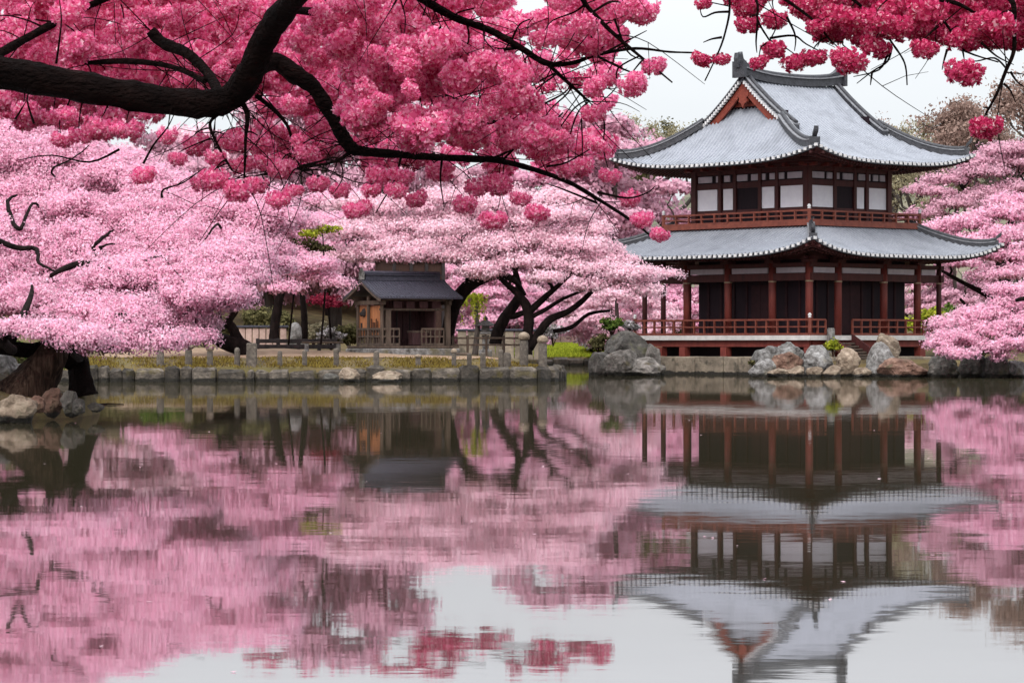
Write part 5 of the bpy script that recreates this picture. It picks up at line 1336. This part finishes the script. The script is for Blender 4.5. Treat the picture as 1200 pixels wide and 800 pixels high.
def fore_tree(name, label, base, limbs, singles, mass, petal, group=None, twiglets=None, clear=(), n_fine=150):
    t = thing(name, label, 'tree', base)
    B0 = Vector(base); nodes = []
    for i, (lst, nm) in enumerate(limbs):
        pts = [(at(q[0], q[1], q[3]) if len(q) == 4 else Vector(q[:3])) - B0 for q in lst]
        rad = [q[2] * q[3] / F if len(q) == 4 else q[4] for q in lst]
        P, Rr = smooth_path(pts, rad, 6)
        mb = MB(); mb.tube(P, [max(r * random.uniform(.93, 1.08), .0025) for r in Rr], 12 if i < 2 else 7, .05, .03)
        mb.build(nm, 'bark_limb', t, True)
        nodes += list(zip(P, Rr))
    NP = np.array([tuple(p) for p, r in nodes]); NR = np.array([r for p, r in nodes])
    tw = MB()
    def own_twig(P, Rr):
        m_ = MB(); m_.tube(P, Rr, 5); m_.build('twig', 'bark_limb', t, True)
    def twig_to(c, r, lim=.5, own=False):
        top = c + Vector((random.uniform(-.01, .01), 0, r * .5))
        d = np.linalg.norm(NP - np.array(top), axis=1) + np.clip(top.z - .02 - NP[:, 2], 0, None) * .6
        j = int(np.argmin(d)); q = Vector(NP[j]); L = (q - top).length
        if L > lim: return
        m1 = q.lerp(top, .35) + Vector((random.uniform(-.12, .12), random.uniform(-.1, .1), random.uniform(.0, .16))) * L
        m2 = q.lerp(top, .72) + Vector((random.uniform(-.1, .1), random.uniform(-.1, .1), random.uniform(-.02, .12))) * L
        P, Rr = smooth_path([q, m1, m2, top], [min(.0045, NR[j] * .6), .0032, .0024, .0016], 4)
        if own: own_twig(P, Rr)
        else: tw.tube(P, Rr, 5)
    vis = []
    for i in clear:
        L_ = [q for q in limbs[i][0] if len(q) == 4]
        for a, b in zip(L_[:-1], L_[1:]):
            for u in np.linspace(0, 1, 8): vis.append([a[j] * (1 - u) + b[j] * u for j in range(4)])
    vis = np.array(vis) if vis else np.zeros((0, 4))
    def hides(px, py, r, D, tol=.85):
        if not len(vis) or random.random() < .03: return False
        return bool(np.any((np.hypot(vis[:, 0] - px, vis[:, 1] - py) < r * tol + vis[:, 2]) & (vis[:, 3] > D - .12)))
    singles = [q for q in singles if not hides(*q, tol=.45)]
    mass = [q for q in mass if not hides(*q)]
    meshes = []
    for i, V in enumerate(POM): meshes.append(None)
    for (px, py, r, D) in singles:
        c = at(px, py, D) - B0; rr = r * D / F
        v = random.randrange(len(POM)); s = rr / .066
        if meshes[v] is None:
            o = quads_obj('blossom_cluster', POM[v], petal, t); meshes[v] = o
        else:
            o = meshes[v].copy(); COL.objects.link(o); o.parent = t
        o.location = c; o.rotation_euler = (random.uniform(-.3, .3), random.uniform(-.3, .3), random.uniform(0, 6.28)); o.scale = (s, s, s * random.uniform(.92, 1.1))
        twig_to(c, rr, .34, True)
    out = []
    for i, (px, py, r, D) in enumerate(mass):
        c = at(px, py, D) - B0; s = r * D / F / .066
        V = POM[random.randrange(len(POM))] if D < 11 else POM_FAR[random.randrange(len(POM_FAR))]
        E = Matrix.Rotation(random.uniform(0, 6.28), 3, 'Z') @ Matrix.Rotation(random.gauss(0, .5), 3, 'X')
        out.append(V @ np.array(E).T * s + np.array(c))
        if i % 5 == 0: twig_to(c, r * D / F, .3)
    if out:
        m = quads_obj('blossoms', np.concatenate(out), petal, t); m['kind'] = 'stuff'
    # fine bare twigs through the bloom
    live = [j for j in range(len(NP)) if NR[j] < .03 and NP[j][1] > 3.2 and not (.36 < NP[j][0] + B0.x < 1.6 and B0.x < 0)]
    for _ in range(n_fine):
        j = random.choice(live); q = Vector(NP[j]); a = random.uniform(0, 6.28); L = random.uniform(.08, .42)
        e = q + Vector((math.cos(a) * L, random.uniform(-.5, .1) * L, math.sin(a) * L * .8 - .25 * L))
        m_ = q.lerp(e, .5) + Vector((random.uniform(-.15, .15) * L, 0, random.uniform(-.1, .2) * L))
        P, Rr = smooth_path([q, m_, e], [.0028, .002, .0011], 4); tw.tube(P, Rr, 4)
        if random.random() < .6:
            e2 = m_ + (e - q).normalized().cross(Vector((0, 1, 0))) * random.choice([-1, 1]) * L * .35 + (e - q) * .2
            tw.tube([m_, m_.lerp(e2, .5) + Vector((0, 0, .01)), e2], [.0018, .0014, .0009], 4)
    for lst in (twiglets or []):
        pts = [at(q[0], q[1], lst[0]) - B0 for q in lst[1:]]
        n = len(pts); P, Rr = smooth_path(pts, [.0048 - .0034 * i / (n - 1) for i in range(n)], 4); own_twig(P, Rr)
    tw.build('twigs', 'bark_limb', t)['kind'] = 'stuff'
    return t
D0 = 10.0
tb = Vector((-4.6, 5.6, hz(-4.6, 5.6) - .1))
limbs = [
 ([(-4.6, 5.6, tb.z, None, .26), (-4.5, 5.8, 1.2, None, .22), (-4.1, 6.4, 2.0, None, .19), (-3.4, 7.6, 2.6, None, .12), (-2.75, 9.2, 2.93, None, .078), (-75, 78, 21.5, 9.85), (-20, 83, 21, 10.0), (55, 94, 19, 10.0), (130, 108, 18, 10.0), (200, 119, 17, 10.0), (245, 121, 17.5, 10.0), (276, 110, 17, 10.0), (295, 82, 16.5, 9.9), (308, 50, 15, 9.8), (326, 22, 15, 9.7), (355, -12, 13, 9.5), (395, -50, 10, 9.3)], 'trunk'),
 ([(284, 105, 9, 10.1), (300, 82, 10, 10.4), (322, 72, 11, 10.5), (345, 87, 11, 10.5), (368, 103, 9.5, 10.5), (388, 135, 8, 10.5), (402, 160, 8, 10.5), (413, 174, 7.5, 10.5), (430, 178, 5.5, 10.5), (470, 181, 5, 10.5), (520, 185, 4.2, 10.5), (575, 187, 3.8, 10.4), (620, 197, 3.2, 10.4), (665, 213, 2.7, 10.3), (705, 236, 2.2, 10.3), (742, 260, 1.7, 10.2), (762, 276, 1.2, 10.2)], 'branch'),
 ([(257, 108, 6, 10.1), (240, 82, 6, 10.3), (218, 62, 6.5, 10.4), (190, 50, 7, 10.5), (176, 36, 6.5, 10.5)], 'branch'),
 ([(240, 95, 3.5, 10.2), (200, 78, 3, 10.5), (150, 72, 4, 10.6), (100, 74, 2.5, 10.7)], 'branch'),
 ([(395, -50, 9, 9.3), (440, -35, 7, 9.6), (490, -4, 5, 9.8), (532, 20, 4.6, 9.9), (575, 36, 4.2, 10), (610, 56, 3.8, 10), (640, 74, 3.6, 10), (670, 74, 2.6, 10), (700, 64, 2.2, 10), (745, 57, 1.8, 10), (785, 61, 1.3, 10), (822, 62, .9, 10)], 'branch'),
 ([(642, 75, 2.6, 10), (660, 92, 2.2, 10), (680, 110, 1.8, 10), (690, 119, 1.2, 10)], 'branch'),
 ([(440, -35, 6, 9.6), (560, -40, 5, 9.5), (660, -22, 4, 9.5), (690, 10, 2.8, 9.6), (715, 36, 2.3, 9.6), (745, 62, 1.8, 9.6), (770, 82, 1.3, 9.6), (788, 97, .8, 9.6)], 'branch'),
 ([(470, 181, 2.6, 10.5), (500, 160, 2.2, 10.4), (545, 150, 1.8, 10.4), (590, 140, 1.5, 10.3), (625, 118, 1, 10.3)], 'branch'),
 ([(575, 187, 2, 10.4), (600, 175, 1.6, 10.3), (640, 150, 1.3, 10.2), (660, 132, .9, 10.2)], 'branch'),
 ([(282, 118, 4, 10), (290, 134, 3, 10), (288, 160, 2, 10), (287, 190, 1.5, 10), (286, 214, 1, 10)], 'branch'),
 ([(300, 112, 3, 10), (322, 130, 2.3, 10), (338, 150, 1.9, 10), (345, 180, 1.4, 10), (354, 200, 1, 10)], 'branch'),
 ([(258, 132, 2.4, 10), (246, 145, 2, 10), (254, 168, 1.6, 10), (272, 200, 1.2, 10)], 'branch'),
 ([(413, 176, 3, 10.5), (390, 190, 1.8, 10.5), (330, 200, 1.4, 10.4), (300, 206, 1, 10.4)], 'branch'),
 ([(500, 25, 3, 9.9), (480, 60, 2.4, 10.2), (487, 68, 2.2, 10.3), (500, 100, 1.6, 10.5), (545, 120, 1.1, 10.5)], 'branch'),
 ([(610, 56, 2, 10), (560, 62, 1.8, 10.2), (520, 70, 1.5, 10.3), (490, 78, 1, 10.4)], 'branch'),
 ([(-30, 80, 6, 10.3), (40, 40, 5, 10.6), (120, 0, 4, 10.8), (200, -30, 3, 10.8)], 'branch'),
 ([(330, 10, 5, 9.8), (420, 20, 4, 10.4), (500, 30, 3, 10.8), (560, 90, 2, 11)], 'branch'),
]
singles = [(168, 204, 15, 9.6), (326, 232, 15, 9.7), (250, 208, 18, 9.9), (278, 222, 18, 9.9), (300, 215, 15, 10), (236, 214, 13, 10), (373, 214, 14, 9.9), (330, 196, 16, 10.1), (306, 168, 17, 10.1), (268, 166, 15, 10.1), (230, 168, 17, 10.1), (150, 150, 19, 10), (118, 148, 20, 10), (128, 138, 18, 10.1), (72, 163, 14, 10),
 (418, 243, 17, 9.7), (446, 205, 18, 9.9), (470, 205, 16, 9.8), (464, 222, 14, 9.7), (515, 200, 18, 9.9), (545, 238, 15, 9.8), (578, 256, 17, 9.6), (583, 215, 18, 9.9), (629, 248, 15, 9.6), (605, 200, 18, 10), (660, 218, 17, 9.9), (680, 195, 16, 10), (700, 232, 18, 9.7), (725, 242, 14, 9.8), (752, 256, 14, 9.6), (773, 274, 12, 9.5), (668, 198, 15, 10), (640, 205, 14, 10),
 (697, 131, 16, 9.6), (766, 76, 15, 9.6), (741, 98, 18, 9.5), (712, 92, 13, 9.7), (726, 66, 15, 9.7), (676, 98, 20, 9.9), (664, 84, 18, 9.9), (720, 40, 19, 9.7), (752, 10, 22, 9.7), (735, 8, 20, 9.7), (690, 50, 22, 10), (660, 40, 22, 9.9), (640, 22, 20, 10), (613, 88, 18, 9.9), (588, 74, 20, 10), (570, 10, 15, 9.8), (700, 14, 22, 10),
 (495, 150, 22, 9.9), (530, 130, 24, 9.9), (425, 85, 26, 9.8), (460, 110, 24, 9.9), (555, 160, 22, 9.9), (600, 150, 20, 9.9), (640, 145, 18, 9.9), (655, 165, 18, 10)]
def bound(x):
    return float(np.interp(x, [-40, 0, 50, 90, 140, 180, 230, 270, 310, 350, 400, 420, 440, 470, 520, 560, 600, 640, 680, 700, 720, 735], [118, 122, 128, 150, 152, 128, 150, 190, 195, 190, 182, 176, 190, 200, 200, 196, 204, 196, 200, 170, 90, 60]))
singles += [(196, 158, 13, 9.9), (345, 222, 12, 9.8), (398, 222, 13, 9.9), (358, 178, 16, 10), (282, 192, 14, 10.1), (252, 184, 13, 10), (488, 232, 13, 9.8), (558, 218, 14, 9.9), (610, 232, 13, 9.8), (435, 222, 12, 9.8), (715, 205, 14, 9.9), (738, 232, 13, 9.8), (95, 158, 15, 10), (30, 128, 16, 10), (62, 136, 15, 10.1), (208, 185, 12, 9.9)]
mass = [(random.uniform(-50, 330), random.uniform(-45, 95), random.uniform(13, 23) * 10.5 / D_, D_) for D_ in RNG.uniform(10.8, 15.5, 330)] + [(random.uniform(-40, 130), random.uniform(95, 140), random.uniform(12, 20) * 10.5 / D_, D_) for D_ in RNG.uniform(10.6, 14, 45)]
while len(mass) < 1495:
    x = random.uniform(-60, 725); y = random.uniform(-45, 205)
    if y > bound(x): continue
    if 150 < x < 300 and y > 118 and random.random() < .75: continue
    if y > 125 and x < 480 and random.random() < .5: continue
    dens = 1.0 if x < 540 else np.interp(x, [540, 600, 660, 725], [.95, .55, .5, .55])
    if 560 < x < 720 and 100 < y < 190: dens *= .75
    if 590 < x < 650 and y < 40: dens *= .35
    if x > 640 and 85 < y < 180: dens *= .55
    if random.random() > dens: continue
    D = random.choice([random.uniform(10.6, 11.5), random.uniform(11.5, 14.5), random.uniform(9.4, 10.2)]) if x > 330 or y > 130 else random.choice([random.uniform(10.6, 12), random.uniform(12, 15)])
    mass.append((x, y, random.choice([random.uniform(10, 15), random.uniform(15, 25)]) * 10.5 / D, D))
twl = [(9.8, (168, 192), (180, 170), (196, 150), (205, 132)), (9.8, (140, 175), (105, 190), (60, 182), (20, 188)), (9.8, (190, 232), (192, 222), (215, 214), (240, 196)), (9.7, (40, 145), (32, 118), (36, 104)), (9.7, (18, 140), (30, 120)), (9.9, (66, 75), (70, 45), (72, 20), (68, -10)),
       (9.8, (350, 195), (372, 190), (395, 185), (402, 206), (392, 225)), (9.8, (470, 184), (462, 212), (448, 236), (440, 250)), (9.8, (518, 186), (516, 210), (520, 240)), (9.7, (700, 238), (660, 222), (640, 215)), (9.6, (700, 225), (735, 232), (758, 226), (768, 218)), (9.7, (640, 195), (665, 190), (702, 168)),
       (9.6, (705, 64), (735, 48), (758, 36)), (9.6, (700, 66), (740, 85), (760, 84)), (9.6, (720, 22), (735, 60), (752, 70)), (9.9, (590, 187), (612, 165), (628, 152)), (9.9, (620, 130), (660, 110), (668, 98))]
fore_tree('crimson_cherry', 'crimson double flowered cherry with a thick bent dark limb crossing the upper left', tb, limbs, singles, mass, 'petal_rose', twiglets=twl, clear=(0, 1, 2, 4, 5), n_fine=260)

# second overhanging cherry at the top right
tb2 = Vector((4.4, 5.4, hz(4.4, 5.4) - .1))
limbs = [
 ([(4.4, 5.4, tb2.z, None, .2), (4.35, 5.6, 1.3, None, .17), (4.0, 6.4, 2.3, None, .14), (3.3, 7.6, 3.0, None, .11), (2.5, 8.8, 3.38, None, .075), (1330, -70, 14, 9.6), (1260, -50, 11, 9.6), (1190, -28, 8, 9.6), (1120, -24, 6, 9.6), (1040, -30, 5, 9.6), (960, -28, 4, 9.6), (880, -30, 3, 9.6), (820, -34, 2, 9.6)], 'trunk'),
 ([(1150, -26, 4, 9.6), (1185, 0, 3.2, 9.4), (1188, 30, 2.8, 9.4), (1188, 60, 2.4, 9.4), (1178, 85, 2.1, 9.4), (1168, 110, 1.7, 9.4), (1155, 134, 1.3, 9.4)], 'branch'),
 ([(1040, -30, 4, 9.6), (1080, -6, 3, 9.5), (1120, 4, 2.6, 9.5), (1140, 14, 1.6, 9.5)], 'branch'),
 ([(880, -30, 2.4, 9.6), (915, -4, 2.2, 9.5), (935, 10, 1.9, 9.5), (955, 26, 1.5, 9.5), (975, 50, 1.1, 9.5)], 'branch'),
 ([(820, -34, 1.8, 9.6), (850, -10, 1.6, 9.5), (855, 12, 1.4, 9.5), (848, 45, 1.2, 9.5), (838, 70, 1, 9.5), (826, 95, .7, 9.5)], 'branch'),
 ([(960, -28, 2.4, 9.6), (1000, 0, 2, 9.6), (1030, 28, 1.7, 9.6), (1045, 50, 1.4, 9.6), (1060, 74, 1.1, 9.6), (1063, 100, .8, 9.6)], 'branch'),
 ([(1080, -6, 2, 9.5), (1110, 30, 1.6, 9.5), (1128, 58, 1.3, 9.5), (1170, 73, .8, 9.5)], 'branch'),
 ([(860, -30, 2, 9.6), (886, 0, 1.6, 9.5), (888, 24, 1.3, 9.5), (902, 48, 1, 9.5)], 'branch')]
singles = [(822, 69, 13, 9.5), (845, 68, 11, 9.5), (824, 4, 10, 9.5), (876, 28, 15, 9.6), (908, 22, 16, 9.6), (876, 8, 18, 9.7), (907, 57, 15, 9.5), (889, 72, 12, 9.4), (930, 72, 15, 9.5), (953, 66, 16, 9.5), (994, 70, 22, 9.4), (1026, 54, 19, 9.5), (1010, 40, 18, 9.6), (1084, 56, 17, 9.4), (1130, 82, 23, 9.3), (1155, 147, 20, 9.3), (1124, 42, 22, 9.5), (1105, 38, 18, 9.6), (1058, 30, 22, 9.5), (1045, 12, 24, 9.6),
           (972, 20, 22, 9.6), (940, 8, 16, 9.6), (1170, 28, 24, 9.4), (1200, 36, 22, 9.4), (1195, 55, 14, 9.5), (1150, 30, 22, 9.5), (998, 18, 22, 9.5), (1085, 10, 26, 9.5), (1190, 8, 24, 9.5), (858, -2, 12, 9.6), (958, 30, 15, 9.5), (1030, 24, 20, 9.4)]
mass = []
while len(mass) < 260:
    x = random.uniform(860, 1260); y = random.uniform(-50, 48)
    if y > np.interp(x, [860, 930, 960, 1020, 1060, 1120, 1200], [-6, 0, 34, 42, 34, 44, 46]): continue
    D = random.uniform(9.6, 11.5); mass.append((x, y, random.uniform(14, 23) * 10 / D, D))
twl = [(9.5, (855, 14), (838, 15), (824, 20), (820, 8)), (9.5, (846, 44), (834, 46), (824, 50)), (9.5, (902, 45), (930, 42), (945, 52), (972, 66)), (9.5, (1045, 55), (1040, 72), (1022, 84), (1004, 98)), (9.5, (1040, 64), (1030, 82), (1000, 90)), (9.5, (1022, 84), (1020, 100)), (9.5, (888, 24), (886, 48), (887, 62)), (9.5, (922, 20), (932, 42), (931, 60)), (9.5, (945, 28), (962, 40), (958, 55)), (9.5, (1128, 58), (1130, 70)), (9.4, (1110, 58), (1106, 72), (1104, 82)), (9.4, (1150, 50), (1168, 66), (1188, 76)), (9.4, (1184, 84), (1192, 96), (1202, 103)), (9.4, (1176, 98), (1184, 106), (1190, 120)), (9.4, (1160, 127), (1152, 126))]
fore_tree('crimson_cherry', 'crimson cherry branch with hanging blossom balls at the top right', tb2, limbs, singles, mass, 'petal_crimson', twiglets=twl, clear=(1,), n_fine=14)
# a few petals drifting on the pond
n = 90; x = RNG.uniform(-14, 16, n); y = RNG.uniform(17, 75, n)
c = np.stack([x * y / 40, y, np.full(n, .006)], -1)
quads_obj('petals', tuft_quads(c, np.tile([0, 0, 1.0], (n, 1)), RNG.uniform(.025, .05, n), .02), 'petal_pale')
tag(bpy.data.objects['petals'], 'pale fallen petals drifting on the pond', 'petals', kind='stuff')
# stick floating off the left bank
t = MB(); t.tube([(0, 0, 0), (.5, .1, .03), (1.0, .05, .02)], [.03, .025, .012], 6)
o = t.build('fallen_branch', 'bark_dark'); o.location = at(108, 474, 90); o.location.z = .0; tag(o, 'short dark branch floating on the water off the left bank', 'branch')
